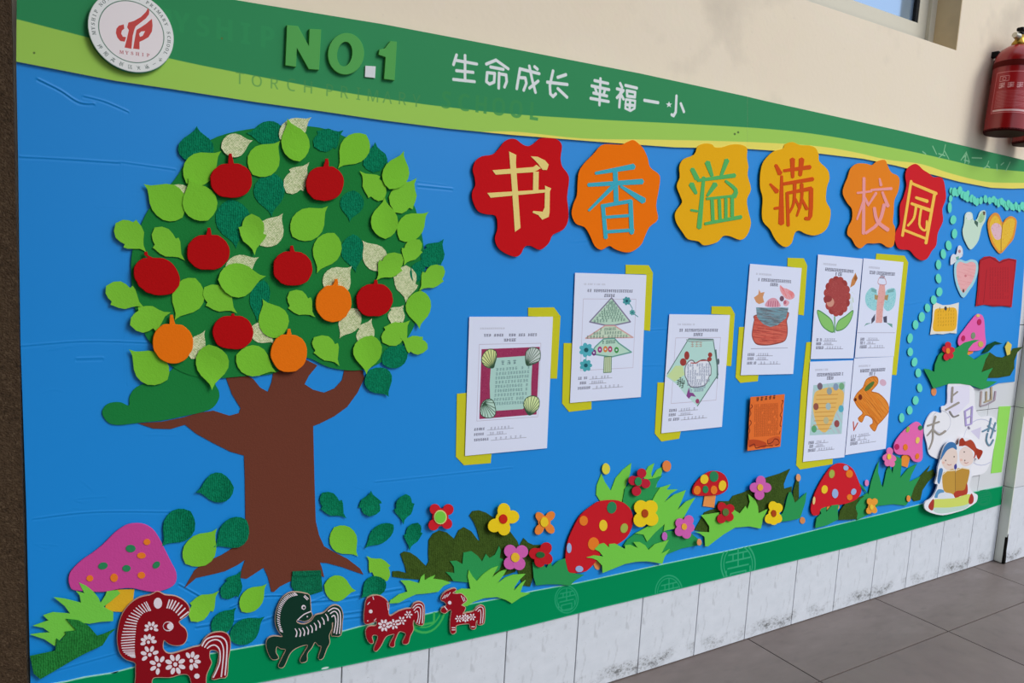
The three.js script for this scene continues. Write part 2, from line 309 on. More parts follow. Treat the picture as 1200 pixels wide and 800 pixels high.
// ---------------------------------------------------------------- the long green header board
const ZH = 0.0104, TH = 0.0045, ZHF = ZH + TH;
const headTop = id(20, -42, 160, -20, 300, 4, 450, 28.5, 600, 57, 750, 86, 875, 113, 900, 119, 1050, 152, 1200, 187.5, 1214, 190.5);
const headBot = id(1214, 220.5, 1200, 220.6, 1187, 221, 1162, 220, 1125, 213, 1091, 204, 1050, 194, 1012, 186, 962, 180, 900, 176, 875, 174.3, 790, 172.5, 700, 166, 600, 158, 525, 150.5, 450, 141, 375, 130, 300, 119.5, 200, 104, 135, 94.5, 19, 72);
{
  const bandMid = id(10, 20, 20, 22.5, 104, 44, 201, 69, 300, 89, 400, 107.5, 475, 119, 525, 125.5, 600, 133.5, 700, 140, 812, 145.5, 900, 151, 962, 158, 1025, 169, 1080, 180, 1119, 189, 1150, 196, 1200, 201, 1220, 202);
  const bandLow = id(540, 156, 600, 154, 680, 162, 760, 163.5, 830, 164.8, 900, 167.3, 960, 171.5, 1000, 178, 1040, 187, 1079, 192, 1112, 202.5, 1150, 212, 1175, 214, 1220, 214);
  const below = id(1240, 300, -40, 300);
  const draw = (g) => {
    g.fill('#2f9159');
    g.poly([...openSmooth(bandMid), ...below], '#a6d65a');
    g.poly([...openSmooth(bandLow), ...id(1240, 300, 540, 300)], '#f3e666');
    // faint big lettering printed tone on tone
    'MYSHIP'.split('').forEach((c, i) => g.text(c, [188 + i * 25, 22 + i * 4.4], 34, 'rgba(52,156,94,0.45)'));
    'TORCH'.split('').forEach((c, i) => g.text(c, [281 + i * 20, 92 + i * 2.6], 19, 'rgba(80,150,84,0.6)', '{}px sans-serif'));
    'PRIMARY'.split('').forEach((c, i) => g.text(c, [386 + i * 17, 106 + i * 2], 19, 'rgba(80,150,84,0.6)', '{}px sans-serif'));
    'SCHOOL'.split('').forEach((c, i) => g.text(c, [523 + i * 20.5, 117 + i * 2.7], 26, 'rgba(58,150,84,0.75)'));
    // white slogan
    const a = crop(520, 50, 8), b = crop(680, 70, 8), st = (p, w = 3.5) => g.line(p, w, '#e9eeee');
    [[120, 115, 92, 205], [115, 165, 310, 200], [200, 120, 200, 355], [120, 262, 275, 278], [92, 344, 288, 365],
      [400, 200, 490, 163, 605, 245], [440, 228, 558, 250], [408, 280, 400, 365, 430, 388, 472, 370, 478, 288, 408, 280], [520, 285, 515, 425], [522, 292, 585, 302, 590, 365, 570, 415],
      [715, 245, 685, 430], [715, 245, 895, 290], [722, 328, 765, 330, 775, 380, 750, 445], [803, 220, 830, 350, 860, 465], [852, 225, 878, 248], [885, 360, 805, 425],
      [1025, 265, 995, 400, 1000, 480, 1025, 505, 1050, 480], [1145, 300, 1070, 325], [972, 370, 1158, 392], [1070, 430, 1155, 510]].forEach((p) => st(a(p)));
    [[135, 195, 260, 222], [190, 178, 180, 422], [108, 245, 270, 280], [140, 265, 155, 312], [232, 280, 218, 330], [125, 312, 250, 340], [98, 362, 265, 392],
      [375, 222, 392, 258], [345, 272, 405, 288, 345, 355], [376, 310, 366, 442], [388, 335, 405, 368], [425, 240, 530, 265], [438, 290, 515, 305, 512, 350, 440, 340, 438, 290],
      [428, 372, 515, 385, 510, 455, 470, 478, 422, 455, 428, 372], [468, 380, 462, 470], [425, 420, 510, 430],
      [602, 380, 730, 402], [902, 340, 895, 490, 875, 525, 857, 515], [943, 412, 972, 486]].forEach((p) => st(b(p), p.length > 10 ? 2.6 : 3.3));
    g.poly(Array.from({ length: 10 }, (_, i) => { const r = i % 2 ? 1.7 : 3.9, t = -1.57 + i * Math.PI / 5; return [784 + Math.cos(t) * r, 122.5 + Math.sin(t) * r]; }), '#e9eeee');
    // pale thin writing at the far end
    const c = crop(900, 0, 4), e = crop(1050, 180, 8);
    [[725, 710, 740, 722], [772, 685, 790, 722], [800, 720, 830, 730], [832, 678, 822, 720, 800, 740], [826, 705, 848, 745], [905, 750, 930, 712, 925, 760], [930, 715, 945, 760]].forEach((p) => g.line(c(p), 1.1, '#8cc795'));
    [[625, 40, 665, 5], [650, 20, 645, 90], [640, 60, 680, 70, 680, 95], [712, 38, 805, 42], [870, 70, 850, 120, 820, 138], [850, 110, 880, 130], [945, 100, 948, 155], [985, 105, 1010, 85], [1070, 80, 1030, 160]].forEach((p) => g.line(e(p), 1.1, '#8cc795'));
    for (const [x, y] of [[40, 62], [260, 45], [861, 157], [865, 155]]) g.ell(x, y, 1.3, 1.3, '#5d7a3c');
  };
  const seam = 876, all = [...headTop, ...headBot], base = origin(all, ZHF), side = mat('#e8ecd6', { roughness: 0.6 });
  const h = thing('header_board', 'long green and lime printed sign board along the top of the display', 'sign board', null, base, ZH);
  const L = [...headTop.filter((p) => p[0] <= 875), [875.94, 113.25], [875.94, 174.35], ...headBot.filter((p) => p[0] <= 875)];
  const Rr = [[876.06, 113.3], ...headTop.filter((p) => p[0] > seam), ...headBot.filter((p) => p[0] > seam), [876.06, 174.35]];
  printedPart('panel', h, L, ZH, TH, 1150, draw, side, {}, { roughness: 0.6 });
  printedPart('panel', h, Rr, ZH, TH, 1000, draw, side, {}, { roughness: 0.6 });
}
// raised letters
{
  const c = crop(300, 0, 4), z = ZHF, t = 0.0065, green = mat('#5aad58', { roughness: 0.6 }), o = { bevel: 0.0007 };
  const N = c(145, 117, 197, 122, 248, 215, 250, 135, 306, 138, 296, 328, 247, 324, 192, 225, 188, 314, 137, 306);
  single('raised_letter', 'green foam letter N raised from the header board', 'letter', null, N, z, t, green, o);
  single('raised_letter', 'round green foam letter O raised from the header board', 'letter', null, c(ellipse(422, 252, 85, 98, 32, 0.12).flat()), z, t, green, { ...o, holes: [c(ellipse(416, 253, 37, 60, 24, 0.12).flat())] });
  single('letter_dot', 'small white square full stop between green foam letters', 'letter dot', null, c(513, 308, 561, 311, 558, 365, 511, 360), z, 0.003, mat('#e4e8ea', { roughness: 0.6 }));
  single('raised_letter', 'green foam digit 1 raised from the header board', 'digit', null, c(630, 192, 661, 195, 650, 377, 600, 370, 607, 268, 574, 256, 578, 232, 604, 226), z, t, green, o);
}
{ // round school emblem
  const cw = W(155, 36.5, 0.03), rad = (W(206, 41, 0.03).x - W(104, 37, 0.03).x) / 2;
  const e = thing('school_emblem', 'round white school emblem disc with red torch mark and green rim', 'emblem', null, new THREE.Vector2(cw.x, cw.y - rad), ZHF);
  const rim = new THREE.CylinderGeometry(rad, rad, 0.008, 72); rim.rotateX(Math.PI / 2); const rm = solid('rim', e, rim, mat('#4d8f68', { roughness: 0.6 })); rm.position.set(0, rad, 0.004);
  const c = document.createElement('canvas'); c.width = c.height = 640; const x = c.getContext('2d'), k = 320 / rad, zf = ZHF + 0.0095;
  const S = (p) => { const q = W(p[0], p[1], zf); return [(q.x - cw.x) * k + 320, 320 - (q.y - cw.y) * k]; };
  const poly = (p, col) => { x.beginPath(); p.map(S).forEach(([a, b], i) => (i ? x.lineTo(a, b) : x.moveTo(a, b))); x.closePath(); x.fillStyle = col; x.fill(); };
  x.fillStyle = '#f0f2ef'; x.fillRect(0, 0, 640, 640);
  x.fillStyle = '#f6edee'; x.beginPath(); x.arc(320, 320, 240, 0, 7); x.fill(); x.strokeStyle = '#58806c'; x.lineWidth = 7; x.stroke();
  const m = crop(95, 0, 10), red = '#cf3a33';
  poly(m(500, 285, 507, 335, 478, 358, 470, 395, 490, 430, 527, 435, 512, 488, 460, 480, 425, 440, 408, 385, 415, 335, 445, 300), red);
  poly(m(785, 92, 800, 130, 795, 168, 760, 215, 700, 262, 640, 310, 625, 345, 605, 420, 590, 572, 510, 556, 540, 440, 560, 352, 540, 320, 555, 265, 620, 245, 700, 200, 760, 140), red);
  poly(m(830, 220, 838, 300, 830, 370, 790, 435, 730, 470, 685, 490, 685, 578, 610, 570, 630, 450, 650, 350, 700, 320, 760, 280), red);
  poly(m(750, 365, 705, 368, 680, 395, 690, 432, 722, 420), '#f6edee');
  x.textAlign = 'center'; x.textBaseline = 'middle';
  x.fillStyle = '#b8555c'; x.font = 'bold 36px serif';
  'MYSHIP'.split('').forEach((ch, i) => { const [a, b] = S(m([475 + i * 62, 612 + i * 7])[0]); x.fillText(ch, a, b); });
  x.fillStyle = '#5f6d68'; x.font = 'bold 35px serif';
  const txt = 'MYSHIP NO.1 TORCH PRIMARY SCHOOL';
  txt.split('').forEach((ch, i) => { const a = (168 + i * (218 / (txt.length - 1))) * Math.PI / 180; x.save(); x.translate(320 + Math.cos(a) * 280, 320 + Math.sin(a) * 280); x.rotate(a + Math.PI / 2); x.fillText(ch, 0, 0); x.restore(); });
  x.strokeStyle = '#7d8a84'; x.lineWidth = 3.4;
  const glyph = [[-8, -16, -14, -2, -4, 2, -14, 16, 2, -14, 14, -14, 8, -14, 8, -8, 2, -8, 14, -8, 14, 2, 2, 2, 2, -8, 8, 2, 8, 16], [-12, -16, -12, 16, -12, -14, -4, -14, -8, -2, -4, 8, 2, -14, 14, -14, 14, 14, 2, 14, 2, -14, 2, 0, 14, 0], [0, -18, 0, -12, -14, -12, 14, -12, -6, -8, 6, -8, 6, -2, -6, -2, -12, 16, -12, 4, 12, 4, 12, 16, -5, 8, 5, 8, 5, 14], [-14, -10, -2, -10, -8, -16, -8, 16, -14, 0, -2, 0, 12, -16, 4, -12, 4, 0, 0, 16, 4, -2, 14, -2, 10, -2, 10, 16], [14, -14, -12, -14, -12, 14, 14, 14, 8, -8, -6, 8, 0, 0, 8, 8], [0, -16, 0, -2, -10, 16, 0, 0, 10, 16, -10, -8, -6, 0, 10, -8, 6, 0], [-10, -14, -10, 0, -14, 14, -8, 2, -4, 14, 2, -14, 14, -14, 2, -14, 2, 14, 14, 14, 2, -4, 12, -4, 12, 6, 2, 6], [-14, 0, 14, 0], [0, -16, 0, 14, -4, 10, -10, -4, -14, 8, 10, -4, 14, 8]];
  glyph.forEach((q, i) => { const a = (146 - i * 13.2) * Math.PI / 180; x.save(); x.translate(320 + Math.cos(a) * 280, 320 + Math.sin(a) * 280); x.rotate(a - Math.PI / 2); x.beginPath(); for (let j = 0; j < q.length; j += 2) j ? x.lineTo(q[j], q[j + 1]) : x.moveTo(q[j], q[j + 1]); x.stroke(); x.restore(); });
  const t = new THREE.CanvasTexture(c); t.colorSpace = THREE.SRGBColorSpace;
  const face = new THREE.CylinderGeometry(rad - 0.0012, rad - 0.0006, 0.0016, 72); face.rotateX(Math.PI / 2);
  { const p = face.attributes.position, uv = face.attributes.uv; for (let i = 0; i < p.count; i++) uv.setXY(i, p.getX(i) / (2 * rad) + 0.5, p.getY(i) / (2 * rad) + 0.5); }
  const fm = solid('printed_face', e, face, new THREE.MeshStandardMaterial({ map: t, roughness: 0.5 })); fm.position.set(0, rad, 0.0087);
}

// ---------------------------------------------------------------- blue backing sheet and green foot strip
const ZB = 0.0102;                                                    // front of the blue sheet
const stripTop = id(36, 805, 77, 798, 98, 793, 131, 788, 157, 781, 300, 756, 402, 739, 427, 732, 500, 719, 550, 707.5, 587, 700.5, 625, 692, 680, 682, 775, 661, 850, 645.5, 900, 634.5, 970, 617, 1042, 600, 1084, 589, 1141, 576, 1175, 569);
{
  const out = [...id(19, 66, 135, 88, 300, 113, 450, 135, 600, 152, 790, 166, 900, 169, 962, 173, 1050, 187, 1125, 206, 1162, 213, 1207, 214, 1197, 360, 1189, 447, 1170, 449, 1159, 454, 1151, 456, 1130, 452, 1118, 454, 1112, 470, 1103, 500, 1101, 560, 1104, 586), ...[...stripTop].reverse().filter((p) => p[0] < 1100).map(([x, y]) => [x, y + 5]), ...id(36, 812, 31, 600, 24, 400, 21.5, 200)];
  const bump = printMaterial(out, ZB, 680, (g) => {
    g.fill('#808080');
    const cr = (p, w, s) => { const q = openSmooth(pairs(p)); g.line(q, w * 1.9, `rgba(255,255,255,${0.18 * s})`); g.line(q.map(([a, b]) => [a, b + w * 0.5]), w, `rgba(0,0,0,${0.42 * s})`); g.line(q.map(([a, b]) => [a, b - w * 0.5]), w * 0.8, `rgba(255,255,255,${0.36 * s})`); };
    cr([44, 93, 70, 106, 92, 120, 110, 122], 2.4, 1); cr([98, 113, 122, 119, 150, 131], 2, 0.8);
    cr([22, 184, 80, 187, 140, 191], 2.2, 0.7); cr([140, 190, 205, 199], 2, 0.5); cr([143, 96, 144, 220, 146, 330, 148, 450], 2, 0.3);
    cr([22, 406, 100, 400, 180, 402], 2, 0.5); cr([90, 421, 120, 420], 3, 0.5); cr([490, 218, 530, 222], 2.2, 0.6); cr([440, 565, 600, 548], 2, 0.35); cr([780, 387, 776, 386, 700, 392], 1.6, 0.3);
    cr([40, 608, 110, 600, 200, 600], 2, 0.5); cr([210, 685, 240, 702], 2.4, 0.9); cr([300, 730, 340, 716, 380, 700], 3, 0.9); cr([350, 707, 400, 702, 470, 690], 3, 0.9); cr([400, 720, 440, 714, 480, 704], 2.5, 0.8); cr([230, 735, 300, 724], 2.6, 0.8); cr([270, 712, 300, 700, 330, 698], 2.2, 0.8); cr([380, 728, 430, 722], 2.4, 0.7); cr([150, 770, 220, 752], 2.4, 0.6); cr([50, 790, 140, 765], 2.2, 0.5);
    cr([470, 738, 500, 722], 2, 0.6); cr([980, 640, 982, 560], 1.4, 0.2); cr([868, 200, 866, 330], 1.4, 0.25); cr([520, 600, 522, 470], 1.6, 0.2);
    for (let i = 0; i < 60; i++) { const x = rr(30, 1150), y = rr(150, 700); cr([x, y, x + rr(-14, 14), y + rr(-5, 5), x + rr(10, 34), y + rr(-8, 8)], rr(1.2, 2.6), rr(0.06, 0.22)); }
  });
  const tx = bump.map; tx.colorSpace = THREE.NoColorSpace;
  const m = new THREE.MeshPhysicalMaterial({ color: '#038fe4', roughness: 0.5, specularIntensity: 0.85, bumpMap: tx, bumpScale: 0.0036 });
  const b = single('blue_backing_sheet', 'large creased blue backing sheet covering the display wall', 'backing sheet', null, out, ZB - 0.0016, 0.0016, m);
  mapToBox(b, bump.userData.box);
}
const ZS = ZB, TS = 0.0016, ZSF = ZS + TS;
{
  const bot = id(1173, 591, 1144, 600, 1000, 640, 900, 664.5, 800, 689, 700, 713, 600, 738, 500, 760, 400, 781, 300, 800.5, 170, 827, 38, 853);
  const out = [...stripTop, ...bot];
  printed('green_strip', 'long green printed strip along the foot of the display with pale medallions', 'strip', null, out, ZS, TS, 680, (g) => {
    g.fill('#009158');
    g.line(stripTop.map(([x, y]) => [x, y + 0.4]), 1.5, '#bfeee0'); g.ell(381, 782.6, 4.6, 1.3, '#e8ecec', -0.2); g.ell(134, 786.5, 4.6, 2.2, '#142230', -0.15);
    g.line([...bot].reverse().map(([x, y]) => [x, y - 0.5]), 0.9, '#4fc99b');
    const medal = (x, y, rx, ry, col, w) => {
      g.line(ellipse(x, y, rx, ry, 30), w, col, 'round', true); g.line(ellipse(x, y, rx * 0.84, ry * 0.84, 30), w * 0.7, col, 'round', true);
      const q = (...p) => g.line(pairs(p).map(([a, b]) => [x + a * rx, y + b * ry - a * rx * 0.22]), w, col);
      q(-0.55, -0.5, 0.55, -0.5); q(0, -0.8, 0, 0.1); q(-0.7, -0.2, 0.7, -0.2); q(-0.6, 0.1, 0.6, 0.1); q(-0.45, 0.35, 0.45, 0.35, 0.45, 0.75, -0.45, 0.75, -0.45, 0.35); q(-0.7, 0.2, -0.7, 0.5); q(0.7, 0.2, 0.7, 0.5); q(-0.3, -0.5, -0.3, -0.2); q(0.3, -0.5, 0.3, -0.2);
    };
    medal(664, 702, 13.5, 16, '#2fa876', 1.3); medal(784, 694, 16, 20, '#35ab78', 1.3); medal(865, 661, 20, 26, '#3fae7e', 1.6); medal(497, 703, 26, 38, '#45b85c', 2.6); medal(1153, 583, 9, 9, '#1c8f5e', 1);
  }, mat('#bfe8d6', { roughness: 0.6 }), {}, { roughness: 0.85, specularIntensity: 0.1 });
}

// ---------------------------------------------------------------- the paper tree
const CROWN = smoothed(id(300, 150, 340, 147, 385, 152, 430, 175, 465, 205, 487, 245, 497, 295, 494, 340, 487, 378, 468, 408, 440, 428, 415, 434, 385, 430, 360, 419, 342, 426, 318, 438, 281, 441, 254, 443, 225, 440, 200, 428, 179, 405, 168, 388, 158, 360, 154, 325, 155, 295, 166, 262, 178, 240, 205, 210, 225, 180, 255, 160));
const Z1 = ZB + 0.0001;
{
  const trunk = [...id(162, 496, 180, 502, 200, 502.5, 217, 497.5, 230, 508, 250, 519, 270, 529, 286, 533.5, 287, 560, 287.5, 600, 288, 634, 276, 640, 260, 650, 240, 659, 228, 668, 216, 689, 230, 677, 248, 673, 264, 669, 278, 662, 287, 656, 283, 668, 282, 677, 289, 678, 300, 671, 309, 665, 314, 676, 318, 693, 321, 693.5, 328, 687, 342, 680, 350, 672, 367, 671, 380, 676, 377, 664, 375, 659, 383, 659.5, 400, 664, 417, 670, 426, 673, 422, 666, 407, 654.5, 392, 647, 380, 640, 374, 627, 370, 610, 368.5, 560, 367.5, 520, 367, 499, 375, 496, 392, 487.5, 407, 476.5, 419, 460, 427, 443, 425, 434, 404, 431, 401, 445, 392, 455, 380, 460, 367, 456.5, 357, 450, 362, 440, 372, 428, 356, 420, 338, 425, 321, 432, 318.5, 447, 314, 459, 305, 454, 297, 444, 284, 437, 264, 440, 272, 462, 282, 478, 280, 484, 269, 487, 250, 481, 232, 484, 215, 489, 190, 494)];
  const tree = thing('paper_tree', 'large cut paper tree with a brown rooted trunk and round green crown', 'tree', null, origin(trunk, Z1), Z1);
  part('trunk', tree, trunk, Z1, 0.0012, paper('#733e2f'));
  part('low_foliage', tree, smoothed(crop(0, 400, 4)(480, 340, 490, 305, 520, 287, 565, 285, 604, 300, 607, 262, 630, 222, 680, 196, 735, 190, 785, 150, 835, 108, 900, 75, 985, 80, 1012, 150, 1010, 200, 1026, 232, 1026, 268, 1000, 308, 950, 330, 860, 350, 760, 370, 650, 381, 560, 391, 510, 381)), Z1 + 0.0014, 0.001, paper('#1f8440'));
  part('crown', tree, CROWN, Z1 + 0.0026, 0.001, paper('#20813c'));
}
// one leaf: pointed tip, rounded end, glued in the middle with its rim standing off
const PROFILE = [[0.05, 0.05], [0.13, 0.16], [0.22, 0.4], [0.33, 0.72], [0.46, 0.94], [0.6, 1], [0.74, 0.93], [0.86, 0.7], [0.94, 0.42]];
const NOTCHED = [[[0.06, 0.07], [0.15, 0.16], [0.25, 0.42], [0.36, 0.8], [0.5, 0.96], [0.64, 1.02], [0.7, 1.08], [0.715, 0.8], [0.82, 0.72], [0.93, 0.5]], [[0.06, 0.06], [0.16, 0.2], [0.27, 0.56], [0.38, 0.9], [0.47, 1.04], [0.5, 0.8], [0.62, 0.9], [0.76, 0.88], [0.9, 0.56]]];
function leafOutline(tip, end, w, notched) {
  const dx = end[0] - tip[0], dy = end[1] - tip[1], l = Math.hypot(dx, dy), nx = -dy / l, ny = dx / l, bow = rr(-0.05, 0.05) * l, o = [tip];
  const flip = rnd() < 0.5 ? 1 : 0, P = notched ? NOTCHED[flip] : PROFILE, P2 = notched ? NOTCHED[1 - flip] : PROFILE, s1 = rr(0.92, 1.06), s2 = rr(0.92, 1.06);
  const at = (t, h, s) => { const c = bow * Math.sin(t * Math.PI); return [tip[0] + dx * t + nx * (c + s * h * w / 2), tip[1] + dy * t + ny * (c + s * h * w / 2)]; };
  for (const [t, h] of P) o.push(at(t, h * s1, 1));
  o.push(end);
  for (const [t, h] of [...P2].reverse()) o.push(at(t, h * s2, -1));
  return o;
}
function leafGeometry(pts, z, at, curl, thick = 0.0006) {
  const w = pts.map(([x, y]) => W(x, y, z)), n = w.length, cx = w.reduce((s, p) => s + p.x, 0) / n, cy = w.reduce((s, p) => s + p.y, 0) / n;
  const size = Math.max(...w.map((p) => Math.hypot(p.x - cx, p.y - cy))), dir = rr(0, 6.28), v = [], uv = [], idx = [];
  const up = (x, y) => { const a = (x - cx) / size, b = (y - cy) / size, d = a * Math.cos(dir) + b * Math.sin(dir); return curl * (0.15 * (a * a + b * b) + 0.85 * d * d); };
  for (const side of [thick, 0]) {
    for (const k of [0.0, 0.5, 1]) for (let i = 0; i < (k ? n : 1); i++) {
      const x = k ? cx + (w[i].x - cx) * k : cx, y = k ? cy + (w[i].y - cy) * k : cy;
      v.push(x - at.x, y - at.y, up(x, y) + side + z - at.z); uv.push(x - at.x, y - at.y);
    }
  }
  const m = 1 + 2 * n;
  for (let s = 0; s < 2; s++) for (let i = 0; i < n; i++) {
    const j = (i + 1) % n, o = s * m, t = [[o, o + 1 + i, o + 1 + j], [o + 1 + i, o + 1 + n + i, o + 1 + n + j], [o + 1 + i, o + 1 + n + j, o + 1 + j]];
    for (const q of t) idx.push(...(s ? [q[0], q[2], q[1]] : q));
    if (!s) idx.push(1 + n + i, m + 1 + n + i, m + 1 + n + j, 1 + n + i, m + 1 + n + j, 1 + n + j);
  }
  let g = new THREE.BufferGeometry();
  g.setAttribute('position', new THREE.Float32BufferAttribute(v, 3)); g.setAttribute('uv', new THREE.Float32BufferAttribute(uv, 2)); g.setIndex(idx);
  // outlines run clockwise or anticlockwise; face the front outwards
  let area = 0; for (let i = 0; i < n; i++) { const a = w[i], b = w[(i + 1) % n]; area += a.x * b.y - b.x * a.y; }
  if (area < 0) { const a = g.index.array; for (let i = 0; i < a.length; i += 3) { const t = a[i]; a[i] = a[i + 1]; a[i + 1] = t; } }
  g = g.toNonIndexed(); g.computeVertexNormals(); return g;
}
function inside(p, poly) { let c = false; for (let i = 0, j = poly.length - 1; i < poly.length; j = i++) { const [x, y] = poly[i], [u, v] = poly[j]; if ((y > p[1]) !== (v > p[1]) && p[0] < (u - x) * (p[1] - y) / (v - y) + x) c = !c; } return c; }
const FRUITS = [[271, 212, 27, 22, 'a red apple'], [380.7, 215.5, 24, 22, 'a red apple'], [244, 296, 27, 22, 'a red apple'], [184, 324, 28, 24, 'the tilted red apple'], [343, 315, 25, 22, 'the apple that stands clear'], [439, 352, 23, 21, 'the smallest red apple'], [273, 390, 26, 21, 'the lowest red apple'], [202.5, 403, 26, 25, 'the largest orange fruit'], [391, 356, 23, 23, 'the orange fruit lying on pale leaves'], [338.5, 414.5, 23, 24, 'the orange fruit over the branch fork']];
function place(out) {
  const near = FRUITS.find(([x, y, rx, ry]) => out.some(([a, b]) => ((a - x) / rx) ** 2 + ((b - y) / ry) ** 2 < 1)), off = out.filter((p) => !inside(p, CROWN)).length / out.length;
  return near ? 'touching ' + near[4] : off > 0.6 ? 'hanging off the rim of the tree crown' : off > 0.12 ? 'across the rim of the tree crown' : 'inside the tree crown';
}
const KIND = { L: ['smooth light green paper leaf', 'smooth light green leaves'], N: ['light green paper leaf with notched edges', 'notched light green leaves'], P: ['pale cream textured paper leaf', 'pale textured leaves'], D: ['dark green crepe paper leaf', 'dark green crepe leaves'] };
function leaf(kind, where, pts, z, curl) {
  const c = origin(pts, z), m = new THREE.Mesh(leafGeometry(pts, z, new THREE.Vector3(c.x, c.y, z), curl), C[kind]);
  m.name = numbered('paper_leaf'); m.position.set(c.x, c.y, z); put(m);
  tag(m, KIND[kind][0] + ' ' + where, 'leaf', KIND[kind][1] + (where.includes('crown') || where.includes('touching') ? ' of the tree crown' : ' fallen around the tree trunk'));
}
{
  const A = [[120, 120], [320, 120], [120, 240], [320, 240], [120, 350], [320, 350]].map(([x, y]) => crop(x, y, 5.97));
  // kind, crop, tip, end, width, layer
  const list = [
    ['D', 0, 660, 165, 660, 430, 255, 0], ['P', 0, 1052, 265, 830, 318, 170, 1], ['D', 0, 1005, 215, 1270, 205, 175, 0], ['L', 0, 1242, 268, 1050, 505, 215, 1], ['L', 0, 830, 340, 585, 565, 225, 1], ['P', 0, 452, 572, 620, 690, 120, 0], ['L', 0, 600, 525, 735, 826, 240, 2], ['L', 0, 288, 570, 560, 805, 240, 1], ['D', 0, 1185, 800, 1180, 490, 225, 0], ['D', 2, 935, 305, 890, -40, 245, 0],
    ['P', 1, 268, 103, 45, 255, 165, 1], ['L', 1, 95, 112, 182, 414, 195, 2], ['D', 1, 492, 195, 285, 310, 165, 0, 1], ['L', 1, 453, 462, 650, 225, 200, 1], ['D', 1, 712, 278, 700, 490, 180, 0, 1], ['L', 1, 912, 338, 810, 606, 185, 2], ['N', 1, 603, 478, 775, 680, 150, 1], ['N', 1, 1003, 528, 850, 768, 190, 1], ['L', 3, 780, -55, 785, 238, 195, 2], ['P', 1, 252, 418, 92, 632, 160, 0, 1], ['D', 1, 535, 835, 565, 615, 165, 0],
    ['N', 2, 305, 330, 92, 128, 195, 1], ['N', 2, 578, 388, 365, 158, 175, 1], ['N', 2, 1064, 352, 1042, 62, 180, 2], ['P', 2, 1262, 58, 1105, 285, 190, 0], ['P', 2, 1094, 365, 860, 470, 165, 0], ['L', 2, 1142, 497, 806, 522, 235, 2], ['N', 2, 292, 716, 25, 566, 175, 1], ['N', 4, 478, 94, 192, 182, 190, 2], ['L', 2, 505, 806, 650, 512, 220, 1], ['N', 2, 942, 757, 712, 575, 175, 1], ['D', 2, 1080, 820, 1130, 525, 140, 0], ['L', 4, 1118, 0, 1235, 272, 220, 1],
    ['L', 3, 384, 8, 135, 222, 220, 1], ['L', 3, 305, 477, 428, 196, 200, 1], ['D', 3, 578, 474, 560, 205, 165, 0], ['L', 3, 1088, 48, 885, 245, 190, 1], ['D', 3, 1192, 238, 1060, 430, 160, 0, 1], ['N', 3, 912, 424, 1022, 242, 140, 1], ['P', 3, 622, 248, 770, 455, 175, 0], ['N', 3, 718, 528, 895, 345, 155, 2], ['P', 3, 930, 686, 930, 422, 165, 0, 1], ['D', 3, 1062, 366, 985, 540, 100, 0], ['N', 3, 1018, 600, 1188, 428, 145, 1], ['L', 5, 1022, 212, 1030, -58, 188, 1], ['P', 3, 550, 428, 360, 590, 205, 0], ['N', 3, 294, 784, 114, 605, 170, 1],
    ['L', 4, 186, 353, 455, 565, 235, 1], ['P', 4, 718, 220, 622, 420, 130, 0], ['L', 4, 764, 636, 742, 318, 232, 2], ['P', 4, 1200, 312, 1045, 190, 160, 0], ['L', 4, 1215, 512, 935, 392, 215, 1],
    ['P', 5, 463, 278, 590, 70, 165, 0], ['P', 5, 690, 133, 615, 325, 135, 0, 1], ['L', 5, 652, 528, 690, 255, 200, 2], ['N', 5, 958, 150, 765, 305, 165, 1], ['P', 5, 912, 42, 825, 170, 125, 0, 1], ['N', 5, 890, 272, 1080, 350, 140, 1], ['N', 5, 463, 468, 285, 268, 160, 1], ['D', 5, 968, 318, 765, 455, 170, 0], ['D', 5, 808, 685, 675, 495, 195, 0],
  ];
  for (const [k, c, tx, ty, ex, ey, w, layer, notch] of list) {
    const [a, b] = A[c](tx, ty, ex, ey);
    const out = leafOutline(a, b, w / 5.97, k === 'N' || notch);
    leaf(k, place(out), out, Z1 + [0.0038, 0.0052, 0.0068][layer] + rnd() * 0.0003, [0.0009, 0.0012, 0.003][layer] * rr(0.8, 1.5));
  }
  const G = crop(180, 540, 5), H = crop(300, 600, 4);
  const fallen = [
    ['D', G, 245, 180, 467, 150, 168], ['D', G, 45, 497, 215, 290, 188], ['D', G, 350, 505, 545, 345, 172], ['L', G, 371, 393, 185, 600, 180], ['D', G, 512, 640, 400, 800, 115, 1], ['L', id, 312.5, 683.5, 283, 716, 25], ['N', id, 256.5, 691.5, 223.5, 727, 26], ['D', id, 277, 711, 249, 740, 23], ['D', id, 310, 722, 270, 750, 29],
    ['L', H, 478, 207, 365, 70, 135], ['D', H, 508, 167, 642, 56, 82], ['D', H, 715, 178, 755, 46, 80, 1], ['D', id, 406, 607, 377, 577, 25, 1], ['D', id, 434, 574, 432, 604, 25, 1], ['D', id, 472, 614, 475, 578, 22, 1], ['N', H, 516, 203, 615, 320, 92], ['D', H, 488, 400, 600, 312, 100], ['L', H, 468, 366, 318, 340, 132],
  ];
  const spots = ['drifting alone above the other fallen leaves near the pink mushroom', 'pointing at the cap of the pink mushroom', 'tucked against the trunk edge above the long root', 'lapped between two dark leaves above the long root', 'hanging just under the long root', 'under the roots between the large red and green horses', 'before the muzzle of the large red horse', 'just above the tail of the large red horse', 'between the large red horse tail and the green horse', 'beside the trunk foot above the thin root', 'slanting halfway between the trunk and the olive bush', 'standing upright beside the olive bush', 'next to the trunk, first of a row of three', 'middle one of the row of three dark leaves', 'last of the row of three, above the olive bush', 'above the round dark leaf by the medium horse', 'round one just above the medium red horse', 'just above the tail of the green horse'];
  let nf = 0;
